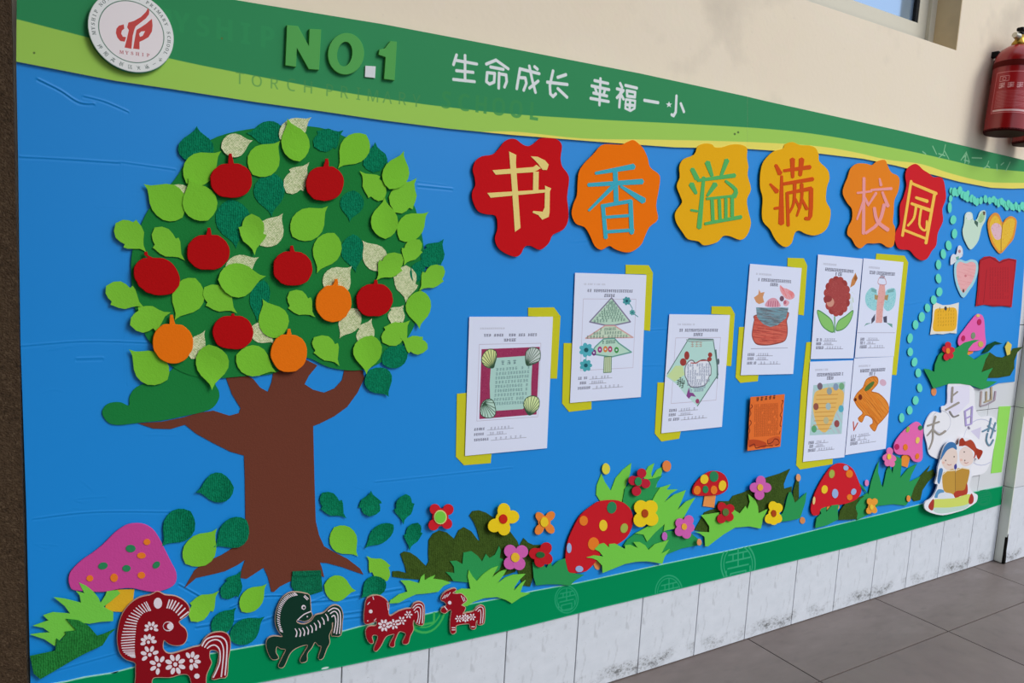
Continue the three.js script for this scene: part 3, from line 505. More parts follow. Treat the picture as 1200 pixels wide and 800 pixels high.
  for (const [k, c, tx, ty, ex, ey, w, notch] of fallen) {
    const [a, b] = c(tx, ty, ex, ey), s = c === G ? 5 : c === H ? 4 : 1;
    leaf(k, spots[nf++], leafOutline(a, b, w / s, k === 'N' || notch), Z1 + 0.0016 + rnd() * 0.0006, k === 'D' ? 0.0055 : 0.002);
  }
  const q = thing('folded_leaf', 'square folded dark green crepe leaf over the tree roots', 'leaf', null, origin(H(170, 280, 305, 275, 312, 370, 255, 388, 190, 382, 165, 345), Z1), Z1 + 0.0022);
  part('sheet', q, H(170, 280, 305, 275, 312, 370, 255, 388, 190, 382, 165, 345), Z1 + 0.0022, 0.0008, crepe('#12835b'));
  part('fold', q, H(172, 278, 304, 273, 306, 294, 240, 300, 172, 297), Z1 + 0.003, 0.0016, crepe('#12835b'));
}
// ---------------------------------------------------------------- fruit
function fruit(name, label, group, col, cx, cy, rx, ry, sx, sy) {
  const taper = name === 'paper_orange' ? 0.2 : 0.1, body = [], n = 26, lean = (sx - cx) / ry * 0.35;
  for (let i = 0; i <= n; i++) {
    const a = (-74 + 328 * i / n) * Math.PI / 180, c = Math.cos(a), s = Math.sin(a), e = 0.84;
    const x = Math.sign(c) * Math.abs(c) ** e * rx, y = Math.sign(s) * Math.abs(s) ** e * ry * (1 - 0.05 * Math.cos(2 * a)) - (s > 0.85 ? (s - 0.85) * 0.4 * ry : 0);
    body.push([cx + x * (1 - taper * Math.max(0, y / ry) ** 1.5) - lean * y + rr(-0.45, 0.45), cy + y + rr(-0.45, 0.45)]);
  }
  const z = Z1 + 0.0086, t = 0.003, bx = cx + lean * ry * 0.9, top = cy - ry, all = [...body, [sx, sy]];
  const f = thing(name, label, 'fruit', group, origin(all, z + t), z);
  part('body', f, smoothed(body, 2), z, t, foam(col), { bevel: 0.0009 });
  part('stem', f, [[bx - 3.6, top + 2.2], [sx - 2.2, sy + 3.5], [sx - 1.8, sy], [sx + 1.6, sy - 0.3], [sx + 2.4, sy + 4], [bx + 4.2, top + 2.2]], z + 0.0002, t - 0.0006, foam(col), { bevel: 0.0006 });
}
const APPLES = [[271, 212, 24.7, 20, 270, 180, 'topmost red apple, its stem touching a pale cream leaf'], [380.7, 215.5, 22.2, 20, 383, 186, 'red apple covering the edge of a torn pale leaf'], [244, 296, 25, 20.5, 245, 267, 'red apple between a notched leaf and a green leaf lapped over a pale one'], [184, 324, 26.5, 22, 171, 295, 'largest red apple, tilted with its stem leaning towards a notched leaf'], [343, 315, 23, 20, 342, 288, 'red apple standing clear of every leaf in the middle of the crown'], [439, 352, 21.5, 19, 440.5, 328, 'smallest red apple, its stem met by the tip of a notched leaf'], [273, 390, 24, 19.5, 273, 367.5, 'lowest red apple, hanging between two orange fruits']];
const ORANGES = [[202.5, 403, 24, 23, 201, 369, 'largest orange fruit, overlapping a leaf that hangs off the crown'], [391, 356, 21, 21.5, 394, 327, 'orange fruit lying across two pale cream leaves'], [338.5, 414.5, 21.5, 22, 338.8, 385.5, 'orange fruit at the crown foot where the trunk branches fork']];
for (const [a, b, c, d, e, f, label] of APPLES) fruit('paper_apple', label, 'red apples in the tree crown', '#bb0c10', a, b, c, d, e, f);
for (const [a, b, c, d, e, f, label] of ORANGES) fruit('paper_orange', label, 'orange fruit in the tree crown', '#f5790f', a, b, c, d, e, f);

// ---------------------------------------------------------------- title plaques
const ZP = ZHF + 0.0003, TP = 0.0014;
function plaque(label, col, out, strokes, sc, swap, scol, lift) {
  const o = thing('title_plaque', label, 'title plaque', null, origin(out, ZP), ZP);
  part('card', o, smoothed(out, 3), ZP, TP, paper(col));
  strokes.forEach((s, i) => {
    let p; if (Array.isArray(s[0])) p = s[1] === 'poly' ? sc(s[0]) : ribbon(openSmooth(sc(s[0]), 3), s[1] / swap, (s[2] ?? s[1]) / swap, 0.3);
    part('stroke', o, p, ZP + TP + 0.00002 + i * 0.00003, 0.0006, paper(scol));
  });
}
{
  const d = crop(545, 155, 5), e = crop(780, 155, 1200 / 210), f = crop(980, 175, 857 / 150);
  plaque('red paper plaque with a cream cut paper character meaning book', '#cf161d', d(45, 220, 60, 170, 100, 140, 160, 130, 195, 100, 230, 55, 265, 38, 300, 42, 340, 72, 375, 80, 410, 60, 440, 35, 500, 33, 545, 45, 568, 80, 560, 150, 570, 200, 600, 240, 610, 280, 598, 380, 605, 450, 603, 520, 575, 570, 515, 600, 490, 650, 440, 688, 385, 665, 350, 670, 325, 715, 290, 728, 230, 705, 190, 670, 175, 620, 190, 560, 180, 490, 125, 480, 75, 460, 45, 400, 42, 350, 60, 310, 55, 260),
    [[[160, 222, 400, 203, 418, 190, 445, 210, 405, 233, 180, 248], 'poly'], [[130, 355, 470, 335, 468, 312, 505, 328, 495, 350, 150, 383], 'poly'], [[258, 112, 300, 132, 298, 180, 325, 560, 292, 583, 275, 330], 'poly'], [[400, 230, 432, 230, 430, 338, 398, 342], 'poly'], [[468, 345, 497, 345, 495, 470, 490, 495, 452, 512, 430, 485, 395, 470, 400, 460, 455, 465, 466, 440], 'poly'], [[385, 140, 425, 143, 470, 165, 490, 190, 480, 220, 455, 220, 425, 180], 'poly']], d, 5, '#f4dc84');
  plaque('orange paper plaque with a sky blue painted character meaning fragrant', '#fb7a0c', d(625, 480, 635, 420, 655, 370, 660, 290, 668, 230, 700, 180, 750, 130, 800, 75, 860, 70, 920, 72, 955, 55, 985, 45, 1010, 60, 1045, 95, 1070, 150, 1085, 205, 1130, 240, 1143, 270, 1135, 340, 1120, 430, 1130, 510, 1080, 555, 1050, 620, 1030, 660, 985, 695, 940, 703, 880, 685, 845, 665, 800, 688, 760, 665, 730, 600, 700, 555, 650, 535),
    [[[765, 240, 990, 200], 18, 34], [[880, 215, 886, 412], 28], [[722, 308, 1040, 288], 22, 32], [[865, 320, 725, 458], 26, 14], [[912, 315, 1048, 402], 16, 38], [[808, 430, 825, 620], 24], [[800, 432, 975, 402], 22], [[970, 400, 977, 592], 26], [[825, 497, 965, 487], 18], [[825, 583, 988, 572], 20]], d, 5, '#43b4c8');
  plaque('yellow paper plaque with a green painted character meaning overflowing', '#f3b51a', e(62, 555, 75, 520, 110, 470, 100, 430, 75, 360, 95, 300, 92, 230, 120, 180, 190, 150, 215, 95, 260, 75, 310, 80, 330, 100, 380, 100, 440, 82, 500, 82, 545, 105, 545, 170, 555, 230, 550, 290, 572, 380, 545, 450, 555, 530, 572, 610, 545, 690, 500, 720, 430, 695, 385, 695, 345, 735, 260, 757, 220, 730, 150, 715, 115, 670, 75, 610),
    [[[178, 245, 212, 312], 30, 34], [[172, 345, 205, 410], 38, 22], [[256, 300, 225, 640], 22, 34], [[215, 528, 170, 520], 16], [[280, 200, 312, 292], 38, 22], [[412, 185, 372, 292], 34, 20], [[215, 322, 465, 288], 20, 30], [[335, 345, 280, 425], 36, 18], [[402, 325, 470, 385, 458, 430], 18, 36], [[275, 445, 460, 425], 18], [[312, 452, 318, 592], 24], [[360, 450, 366, 582], 22], [[405, 445, 405, 575], 22], [[447, 432, 447, 562], 24], [[265, 612, 508, 566], 20, 26]], e, 1200 / 210, '#5cbb66');
  plaque('yellow paper plaque with a dark orange painted character meaning full', '#f3b51a', e(632, 320, 638, 250, 660, 190, 720, 130, 785, 110, 800, 80, 850, 65, 900, 85, 960, 88, 1005, 105, 1025, 150, 1030, 195, 1085, 250, 1098, 310, 1080, 370, 1075, 460, 1105, 520, 1095, 610, 1060, 665, 1000, 690, 940, 680, 895, 658, 865, 675, 845, 740, 805, 768, 760, 745, 725, 700, 700, 650, 655, 600, 645, 540, 650, 440, 635, 380),
    [[[738, 218, 768, 278], 22, 34], [[700, 345, 748, 398], 14, 34], [[778, 292, 775, 612], 18, 40], [[728, 510, 788, 500], 18, 22], [[792, 257, 970, 232], 20, 30], [[850, 178, 852, 302], 34, 22], [[912, 178, 902, 288], 36, 24], [[792, 345, 988, 312], 22, 28], [[815, 402, 822, 625], 22], [[815, 407, 978, 375], 20, 28], [[975, 375, 970, 560, 935, 575], 30, 24], [[866, 345, 860, 470, 828, 540], 24, 14], [[912, 345, 912, 450, 880, 560], 24, 14], [[868, 440, 900, 510], 14, 20], [[916, 450, 948, 515], 16, 24]], e, 1200 / 210, '#d9541c');
  plaque('orange paper plaque with a pink painted character meaning school', '#f28a25', f(45, 300, 50, 250, 75, 190, 95, 130, 140, 95, 200, 95, 240, 105, 270, 82, 325, 70, 345, 110, 370, 155, 410, 175, 425, 210, 415, 280, 390, 340, 385, 420, 380, 490, 395, 530, 385, 640, 345, 655, 300, 628, 250, 630, 205, 630, 165, 662, 130, 645, 105, 600, 75, 570, 80, 520, 105, 470, 105, 400, 75, 360),
    [[[186, 190, 182, 565], 20, 22], [[140, 292, 238, 280], 14], [[180, 355, 138, 470], 18, 12], [[192, 322, 215, 372], 14, 18], [[290, 195, 300, 242], 12, 20], [[232, 272, 372, 262], 14, 20], [[268, 290, 212, 378], 18, 12], [[308, 285, 347, 382], 16, 24], [[322, 368, 285, 490, 195, 562], 24, 18], [[255, 390, 275, 480, 348, 540], 20, 28]], f, 857 / 150, '#f5a3a0');
  plaque('tilted red paper plaque with a yellow cut paper character meaning garden', '#d9262e', f(392, 600, 400, 550, 425, 500, 425, 430, 428, 370, 450, 320, 470, 240, 462, 180, 475, 130, 520, 98, 550, 105, 580, 135, 620, 160, 650, 185, 690, 185, 715, 200, 728, 250, 735, 330, 710, 400, 715, 480, 680, 560, 670, 640, 640, 680, 610, 730, 570, 742, 530, 720, 490, 675, 440, 670, 410, 655),
    [[[502, 210, 443, 580], 18], [[500, 225, 672, 297], 18, 22], [[660, 290, 600, 630], 20], [[455, 540, 600, 597], 18], [[532, 322, 612, 348], 18, 24], [[502, 362, 628, 408], 18, 24], [[535, 378, 520, 460, 478, 512], 18, 14], [[570, 388, 556, 500, 583, 540, 603, 532, 607, 478], 16, 14]], f, 857 / 150, '#ffcb57');
}

// ---------------------------------------------------------------- children's work sheets with yellow corner strips
const ZC = Z1, TC = 0.0008, ZPaper = Z1 + 0.0022, white = paper('#e6ecff');
function corner(label, p) {                                            // one strip folded over itself at the corner
  const o = thing('paper_corner', label, 'paper corner', null, origin(p, ZC), ZC), m = paper('#d2d02c');
  part('lower_arm', o, [p[2], p[3], p[4], p[5]], ZC, TC * 0.6, m); part('folded_arm', o, [p[0], p[1], p[2], p[5], ...p.slice(6)], ZC + TC * 0.6, TC * 0.6, m);
}
function sheet(label, c, draw, frame = true) {
  const bow = rr(-0.0004, 0.0006);
  const Q = (u, v) => [0, 1].map((k) => (c[0][k] * (1 - u) + c[1][k] * u) * (1 - v) + (c[3][k] * (1 - u) + c[2][k] * u) * v);
  const n = 6, out = [];
  for (let i = 0; i < n; i++) out.push(Q(i / n, 0)); for (let i = 0; i < n; i++) out.push(Q(1, i / n)); for (let i = 0; i < n; i++) out.push(Q(1 - i / n, 1)); for (let i = 0; i < n; i++) out.push(Q(0, 1 - i / n));
  return printed('work_sheet', label, 'paper sheet', "children's reading work sheets", out, ZPaper + rnd() * 0.0003, 0.0005, 1900, (g) => {
    g.fill('#e6ecff');
    g.writing(Q(0.13, 0.085), Q(0.43, 0.085), 17, 1.7, '#b4b5c4', 0.14);
    g.writing(Q(0.18, 0.135), Q(0.82, 0.135), 22, 2.7, '#4c4c60', 0.16); g.writing(Q(0.42, 0.172), Q(0.57, 0.172), 5, 2.8, '#4c4c60', 0.17);
    if (frame) g.line([Q(0.13, 0.2), Q(0.87, 0.2), Q(0.87, 0.755), Q(0.13, 0.755)], 0.5, '#c3b9cb', 'butt', true);
    [[0.815, 0.1, 0.23, 5, 0.26, 0.58], [0.852, 0.1, 0.22, 5, 0.26, 0.5], [0.892, 0.1, 0.28, 7, 0.31, 0.74]].forEach(([v, a, b, k, s, e]) => { g.writing(Q(a, v), Q(b, v), k, 2.5, '#4a4a5e', 0.16); g.line([Q(s, v + 0.012), Q(e, v + 0.012)], 0.4, '#8a8a99'); g.writing(Q(s + 0.03, v), Q(e - 0.04, v), 6, 2.5, '#85859a', 0.11); });
    draw(g, Q);
  }, white);
}
{
  const w = crop(540, 355, 1011 / 120), x = crop(300, 400, 4), y = crop(655, 305, 1067 / 120), y2 = crop(655, 390, 8), a3 = crop(765, 355, 1035 / 110), b3 = crop(765, 430, 978 / 110), a4 = crop(860, 295, 10), b4 = crop(860, 370, 10), a5 = crop(935, 290, 8), b5 = crop(925, 380, 8), c5 = crop(925, 460, 8), w2 = crop(540, 440, 873 / 120);
  corner('yellow corner strip at the top of the sheet with the crimson frame', w(665, 45, 920, 42, 985, 130, 950, 745, 885, 745, 905, 140, 665, 130));
  corner('yellow corner strip at the foot of the sheet with the crimson frame', x(942, 245, 995, 240, 985, 530, 1105, 520, 1100, 570, 975, 580, 937, 540));
  corner('yellow corner strip at the top of the sheet with the paper pine tree', y(695, 45, 935, 50, 980, 130, 950, 735, 885, 725, 905, 145, 695, 140));
  corner('yellow corner strip at the foot of the sheet with the pine tree drawing', y2(45, 95, 125, 95, 115, 645, 305, 630, 305, 715, 95, 740, 30, 660));
  corner('yellow corner strip at the top of the sheet with the mint lantern drawing', a3(650, 35, 860, 38, 905, 120, 865, 695, 800, 690, 840, 130, 645, 120));
  corner('yellow corner strip at the foot of the sheet with the mint lantern drawing', b3(50, 160, 130, 160, 100, 665, 295, 655, 275, 745, 90, 775, 20, 690));
  corner('yellow corner strip at the top of the sheet with the red pot drawing', a4(630, 70, 820, 75, 860, 160, 820, 745, 755, 735, 785, 195, 628, 170));
  corner('yellow corner strip at the foot of the sheet with the red pot drawing', b4(60, 130, 130, 130, 95, 680, 290, 685, 280, 765, 75, 785, 20, 720));
  corner('yellow corner strip at the top of the block of four sheets', id(1027, 296.9, 1060, 299.4, 1064.4, 307.5, 1050.6, 439.4, 1045, 439, 1056, 310, 1026, 306));
  corner('yellow corner strip at the foot of the block of four sheets', id(945, 401, 951, 400.6, 942, 540.5, 976, 535.5, 975.6, 543.7, 937.5, 550, 933, 545, 938.5, 460));

  sheet('white work sheet with a crimson framed note and four fan shells', id(550, 371, 648, 371, 641, 525, 545, 534), (g) => {
    const o = [...w(205, 455, 780, 432), ...w2(645, 330, 158, 370)], i = [...w(355, 540, 640, 520, 705, 600, 695, 800), ...w2(600, 180, 530, 285, 300, 300, 250, 195), ...w(285, 800, 295, 640)];
    g.poly(o, '#a3365f'); g.speckle(o, 500, 2.2, '#7d1f48'); g.speckle(o, 300, 2, '#c4607f'); g.poly(i, '#b5dcd2');
    g.writing(w([385, 590])[0], w([560, 580])[0], 3, 4.2, '#46606a', 0.12);
    for (let k = 0; k < 9; k++) { const v = k / 8, a = [581 - v * 3, 433 + v * 40], b = [621 - v * 4, 430 + v * 41]; g.writing(a, b, 11 + (k % 3), 2.9, '#55797e', 0.11); }
    const shell = (p, col, tip) => { g.poly(p, col); g.line(p, 0.8, '#35553f', 'round', true); p.forEach((q, k) => k % 2 && g.line([q, tip], 0.6, '#35553f')); };
    shell(smoothed(w(205, 570, 225, 500, 280, 455, 340, 470, 355, 520, 335, 600, 318, 640, 250, 630)), '#dfe89c', w([318, 640])[0]);
    shell(smoothed(w(640, 500, 680, 445, 730, 440, 780, 470, 780, 560, 720, 600, 650, 612)), '#cdd9d2', w([650, 610])[0]);
    shell(smoothed(w2(165, 290, 185, 230, 230, 200, 275, 215, 298, 300, 280, 350, 220, 360, 175, 335)), '#bfe0d0', w2([200, 230])[0]);
    shell(smoothed(w2(535, 240, 560, 190, 620, 172, 665, 200, 665, 270, 620, 320, 580, 335, 548, 290)), '#dcecaa', w2([580, 335])[0]);
  });
  sheet('white work sheet with a green paper pine tree and blue flowers', id(674, 319.5, 757.5, 322, 751, 465, 668, 472), (g) => {
    const t1 = y(548, 390, 745, 640, 580, 675, 480, 675, 320, 640), t2 = [...y(480, 680, 580, 680), ...y2(695, 42, 250, 50)], t3 = [...y2(420, 55, 520, 50, 560, 95, 680, 180, 490, 225, 300, 195, 340, 130)];
    g.poly(t1, '#c2e0cb'); g.line(t1, 1.4, '#85809a', 'round', true); g.poly(t2, '#cfe0c8'); g.line(t2, 1.2, '#d7a5a0', 'round', true); g.poly(t3, '#bfe2cd'); g.line(t3, 1.4, '#6aa79a', 'round', true);
    for (let k = 0; k < 7; k++) { const v = (k + 1) / 7.5; g.writing([716.5 - 23 * v, 352 + v * 26], [716.5 + 18 * v, 350 + v * 26], Math.ceil(3 + 8 * v), 2.8, '#4d7768', 0.14); }
    for (let k = 0; k < 3; k++) g.writing([703 - k * 8, 386 + k * 4.4], [722 + k * 7, 385 + k * 4.4], 8 + k * 3, 2.8, '#4d7768', 0.14);
    g.writing([706, 401], [721, 400], 8, 3.2, '#3f6a5c', 0.14);
    for (const [a, b, col] of [[696, 413, '#77357f'], [703, 409.5, '#a53f86'], [709.5, 409, '#e08b45'], [715, 409, '#c04f73'], [722.5, 410, '#3f9a4c']]) { g.ell(a, b, 2.6, 3.6, col); g.ell(a, b, 1, 1.2, '#e6e0ef'); }
    const tr = y2(425, 225, 492, 220, 490, 368, 418, 372); g.poly(tr, '#c4d8b2'); [0.25, 0.5, 0.75].forEach((u) => g.line([[tr[0][0] + 8.4 * u, tr[0][1]], [tr[3][0] + 9 * u, tr[3][1]]], 0.5, '#8f8f5c')); g.line(tr, 0.8, '#4d7a52', 'round', true);
    const fl = (cx, cy, r, c) => { for (let k = 0; k < 7; k++) g.ell(cx + Math.cos(k * 0.9) * r * 0.7, cy + Math.sin(k * 0.9) * r * 0.7, r * 0.45, r * 0.36, c, k * 0.9); g.ell(cx, cy, r * 0.35, r * 0.35, '#1d5a66'); };
    fl(734.5, 352.5, 4.4, '#4b9fa5'); fl(687, 410, 7.5, '#58b6c4'); fl(686.5, 428, 6.5, '#4fafb8'); fl(741, 366, 3, '#5aa9a4');
    g.line([[738, 356], [741, 361], [741, 366], [747.5, 371]], 0.8, '#45939b'); g.line([[687, 417], [686.5, 424]], 0.9, '#4fafb8');
  });
  sheet('white work sheet with a mint green lantern and a heart shaped note', id(784.5, 368, 855.5, 369, 846, 500, 775, 507.5), (g) => {
    const o = [...a3(395, 395, 665, 400, 690, 560, 720, 790), ...b3(660, 110, 465, 405, 350, 300, 250, 180, 135, 95), ...a3(160, 780)];
    g.poly(o, '#bce3da'); g.poly([...a3(250, 690, 330, 690, 350, 790), ...b3(230, 150, 150, 95)], '#cfe5a4'); g.line(o.slice(0, 6), 1, '#46685f', 'round'); g.line([o[0], o[9]], 0.9, '#46685f'); g.line(a3(375, 405, 400, 420, 670, 410), 1.6, '#9fb7b3'); g.line([a3([695, 520])[0], ...b3(672, 0, 672, 115)], 1.8, '#5d7d78');
    const h = smoothed([...a3(475, 662, 545, 625, 610, 640, 640, 700, 640, 790), ...b3(590, 90, 540, 190, 400, 205, 350, 120), ...a3(355, 790, 360, 700, 400, 640, 440, 632)]); g.poly(h, '#e9eef6'); g.line(h, 1, '#6f6a72', 'round', true);
    for (let k = 0; k < 9; k++) g.writing([805 + (k > 6 ? 3 : 0), 428 + k * 3.7], [832 - (k > 5 ? (k - 5) * 2.5 : 0), 427 + k * 3.7], 10, 2.6, '#7a86a4', 0.14);
    for (const [p, rx, ry] of [[[375, 578], 3, 5], [[335, 650], 3.8, 4.4], [[632, 570], 2.5, 2.8], [[625, 618], 2.6, 2.6]]) { const q = a3(p)[0]; g.ell(q[0], q[1], rx, ry, '#a4413b'); }
    g.line(a3(420, 660, 475, 662, 520, 635, 600, 632), 1, '#b3463f'); g.writing(a3([415, 455])[0], a3([550, 455])[0], 3, 5, '#b89a8a', 0.12);
    g.writing(b3([250, 150])[0], b3([320, 200])[0], 3, 5, '#4a5f52', 0.16); g.writing(b3([275, 120])[0], b3([335, 165])[0], 3, 4, '#4a5f52', 0.16);
    g.poly(b3(375, 210, 385, 265, 420, 270, 450, 310, 400, 300, 375, 330, 350, 300), '#8c4a8f'); { const q = b3([465, 355])[0]; g.ell(q[0], q[1], 2.2, 2.8, '#a2456c'); } { const q = a3([722, 645])[0]; g.ell(q[0], q[1], 1.4, 3.6, '#5d6d70'); }
  });
  sheet('white work sheet with a red pot, grey collar and pink blossoms', id(879, 309, 939.5, 314, 929.5, 438, 868, 439.5), (g) => {
    const pot = smoothed([...a4(265, 740, 240, 800), ...b4(215, 190, 220, 260, 260, 325, 340, 342, 450, 335, 580, 300, 620, 240, 628, 150, 618, 60), ...a4(620, 700)]), col = [...a4(260, 650, 400, 655, 560, 650, 640, 655, 612, 780), ...b4(570, 60, 510, 110, 430, 130, 350, 100, 290, 40), ...a4(270, 760)];
    g.poly(pot, '#cf5b4d'); g.hatch(pot, 160, 3, 'rgba(226,120,98,0.6)'); g.hatch(pot, 60, 2, 'rgba(140,50,48,0.5)'); g.line(pot, 0.9, '#83413d', 'round', true);
    g.poly(col, '#83939b'); g.hatch(col, 120, 3, 'rgba(120,170,185,0.6)'); g.hatch(col, 60, 2, 'rgba(90,86,92,0.6)');
    g.poly(smoothed(a4(375, 640, 380, 590, 430, 545, 490, 545, 535, 600, 535, 645)), '#e2a3b2'); for (let k = 0; k < 5; k++) g.line(a4(400 + k * 28, 640, 410 + k * 26, 580), 0.9, '#bd5f79');
    g.poly(a4(235, 535, 285, 500, 295, 440, 315, 480, 360, 470, 340, 530, 355, 590, 295, 612, 260, 590), '#dc9c6c');
    g.poly(smoothed(a4(540, 390, 580, 420, 640, 440, 700, 480, 710, 530, 660, 560, 600, 540, 545, 460)), '#f0aab0'); g.poly(smoothed(a4(600, 560, 650, 590, 620, 635, 580, 620)), '#ecb0bb'); g.hatch(a4(540, 390, 710, 480, 700, 550, 600, 540), 50, 3, 'rgba(240,120,120,0.6)', 0.6, 0.6);
    { const q = a4([562, 548])[0]; g.ell(q[0], q[1], 2.6, 3.2, '#7c5666'); g.ell(q[0] + 3.6, q[1] + 4.4, 1.8, 2.2, '#c4697f'); }
    g.line([...b4(200, 385, 630, 375)], 0.6, '#a9a8bd');
  }, false);
  sheet('white work sheet with a dark red peony and two green leaves', id(958.7, 298, 1011, 303, 1000, 419.7, 950, 420.6), (g) => {
    g.line(a5(345, 650, 345, 790), 2, '#7fb28a');
    const lv = (p) => { g.poly(p, '#8fcd72'); g.line(p, 0.9, '#4c8a52', 'round', true); };
    lv(smoothed(a5(182, 590, 260, 630, 320, 690, 335, 790, 270, 770, 215, 710))); lv(smoothed(a5(518, 590, 450, 640, 380, 690, 358, 775, 430, 760, 490, 690)));
    for (let k = 0; k < 15; k++) { const t = k / 15 * 6.283; g.ell(981 + Math.cos(t) * 12, 347 + Math.sin(t) * 19, 4, 4.8, ['#b04a46', '#a23f3d'][k % 2]); }
    g.ell(981, 347, 12, 19, '#ae4a48'); g.speckle(ellipse(981, 347, 14, 21), 130, 3, '#c77268'); g.speckle(ellipse(981, 347, 14, 21), 80, 3, '#8e3a36'); g.ell(973, 354, 4.5, 5.5, '#d79a86'); g.ell(970, 350, 5, 4, '#9c4040');
    g.poly(a5(490, 375, 505, 305, 540, 235, 560, 290, 530, 350), '#d08a4e'); g.poly(a5(525, 290, 545, 250, 560, 285, 540, 315), '#a8652f');
    g.hatch(a5(490, 420, 530, 410, 515, 590, 480, 590), 14, 2, '#b9d9a4', 0.3, 0.8);
  }, false);
  sheet('white work sheet with a pink and turquoise butterfly figure', id(1012, 302.5, 1058.7, 307, 1047.5, 417.5, 1001.8, 419), (g) => {
    const a = smoothed(a5(735, 400, 690, 375, 640, 430, 632, 500, 660, 560, 730, 590, 750, 500)), b = smoothed(a5(830, 400, 900, 380, 920, 430, 905, 540, 850, 595, 805, 560, 815, 480));
    for (const p of [a, b]) { g.poly(p, '#9fdbe0'); g.speckle(p, 90, 3, '#5fb4c4'); g.speckle(p, 60, 3, '#d8eff2'); }
    g.line(smoothed(a5(755, 340, 760, 290, 790, 272, 818, 295, 825, 345)), 0.8, '#c99aa2', 'round', true);
    const q = a5(765, 350, 815, 350, 822, 450, 800, 560, 790, 705, 730, 705, 735, 600, 745, 460); g.poly(q, '#eab0aa'); g.speckle(q, 80, 3, '#d5746c');
    g.poly(a5(720, 440, 755, 450, 745, 490, 720, 485), '#b89662'); g.poly(a5(815, 450, 850, 440, 840, 495, 812, 488), '#b89662'); g.poly(a5(690, 380, 740, 395, 735, 425, 690, 410), '#7fb4b4'); g.poly(a5(840, 400, 905, 385, 895, 415, 840, 425), '#7fb4b4');
    g.poly(a5(725, 620, 722, 680, 690, 715, 690, 670), '#57576b'); g.poly(a5(800, 650, 835, 640, 835, 705, 805, 700), '#57576b'); g.poly(a5(620, 740, 640, 710, 690, 705, 640, 725), '#74a7a0'); g.poly(a5(830, 705, 885, 715, 885, 750), '#74a7a0');
    g.line(b5(640, 78, 990, 78), 0.6, '#b5b3c6');
  }, false);
  sheet('white work sheet with a yellow note on a pale blue square', id(949.4, 423.7, 1000, 422, 989.4, 535.6, 941, 541), (g) => {
    const o = [...b5(225, 570, 525, 535), ...c5(490, 385, 190, 400)]; g.poly(o, '#b3d6d6'); g.hatch(o, 40, 4, 'rgba(206,170,192,0.5)', 0.7, 0.7);
    const y1 = smoothed([...b5(290, 610, 370, 590, 460, 600, 510, 640, 500, 740), ...c5(440, 180, 400, 280, 340, 370, 270, 330, 225, 180), ...b5(225, 720, 240, 640)]); g.poly(y1, '#eec06a'); for (let k = 0; k < 9; k++) g.line([[957 - k * 0.5, 463 + k * 5], [982 - k * 1, 462 + k * 5]], 0.7, '#d3984a');
    for (const [p, c] of [[b5([287, 580])[0], '#7d6a78'], [b5([436, 585])[0], '#8a9fbb'], [b5([490, 580])[0], '#79b183'], [c5([250, 130])[0], '#9c5a4c'], [c5([445, 290])[0], '#9c4f50'], [c5([232, 340])[0], '#5faa78'], [c5([485, 150])[0], '#5fb2c4'], [b5([375, 625])[0], '#9aa6a4'], [c5([365, 128])[0], '#a8c2c4'], [c5([345, 260])[0], '#c2bd92']]) g.ell(p[0], p[1], 3.1, 4.2, c);
  }, false);
  sheet('white work sheet with a bright orange rabbit', id(1001, 419.7, 1047, 417.7, 1038, 525.6, 990.4, 533), (g) => {
    const r = smoothed([...b5(605, 700, 640, 640, 690, 590, 720, 520, 780, 488, 825, 500, 830, 550, 790, 600, 770, 630, 840, 650, 910, 720, 935, 790), ...c5(925, 190, 870, 260, 830, 300, 800, 360, 755, 310, 780, 290, 775, 240, 715, 210, 680, 275, 645, 240, 690, 190, 640, 130, 612, 80)], 3);
    g.poly(r, '#e6862a'); g.hatch(r, 120, 3, 'rgba(240,160,64,0.7)', 0.8, 0.5); g.hatch(r, 60, 2, 'rgba(176,88,24,0.6)', 0.8, 0.6); g.line(r, 0.9, '#c06a20', 'round', true);
    g.poly(smoothed(b5(705, 610, 730, 570, 780, 535, 798, 545, 770, 590, 725, 625)), '#557a38'); { const q = b5([665, 682])[0]; g.ell(q[0], q[1], 2.3, 3.4, '#7a2d12'); } { const q = b5([620, 705])[0]; g.ell(q[0], q[1], 1.4, 2, '#5b2410'); } { const q = b5([878, 545])[0]; g.ell(q[0], q[1], 4.2, 3.6, '#dcb5c8', 0.8); }
    g.line(c5(600, 275, 605, 350, 640, 285), 1.7, '#c75f4e');
  }, false);
  const orange = id(877.4, 464.6, 919.6, 461.8, 914.5, 523, 874, 527.6);
  printed('orange_note', 'bright orange note with dark scroll border and handwriting', 'note', null, orange, ZPaper, 0.0008, 1900, (g) => {
    const o = crop(860, 450, 622 / 70); g.fill('#ec7430');
    g.writing(o([210, 155])[0], o([480, 125])[0], 6, 3.4, '#5b2e1c', 0.24);
    for (let k = 0; k < 13; k++) { const yy = 220 + k * 26; g.writing(o([195, yy])[0], o([460, yy - 14])[0], 16, 2.2, '#b5501f', 0.16); }
    const sc = (p) => g.line(openSmooth(o(p)), 1, '#7d2a18');
    sc([165, 210, 175, 230, 150, 260, 160, 300, 145, 330]); sc([150, 370, 165, 400, 140, 440, 150, 480, 135, 520, 140, 580]); sc([500, 170, 515, 180, 495, 220, 500, 280, 480, 320, 495, 350, 480, 420, 490, 440]); sc([480, 490, 470, 520]);
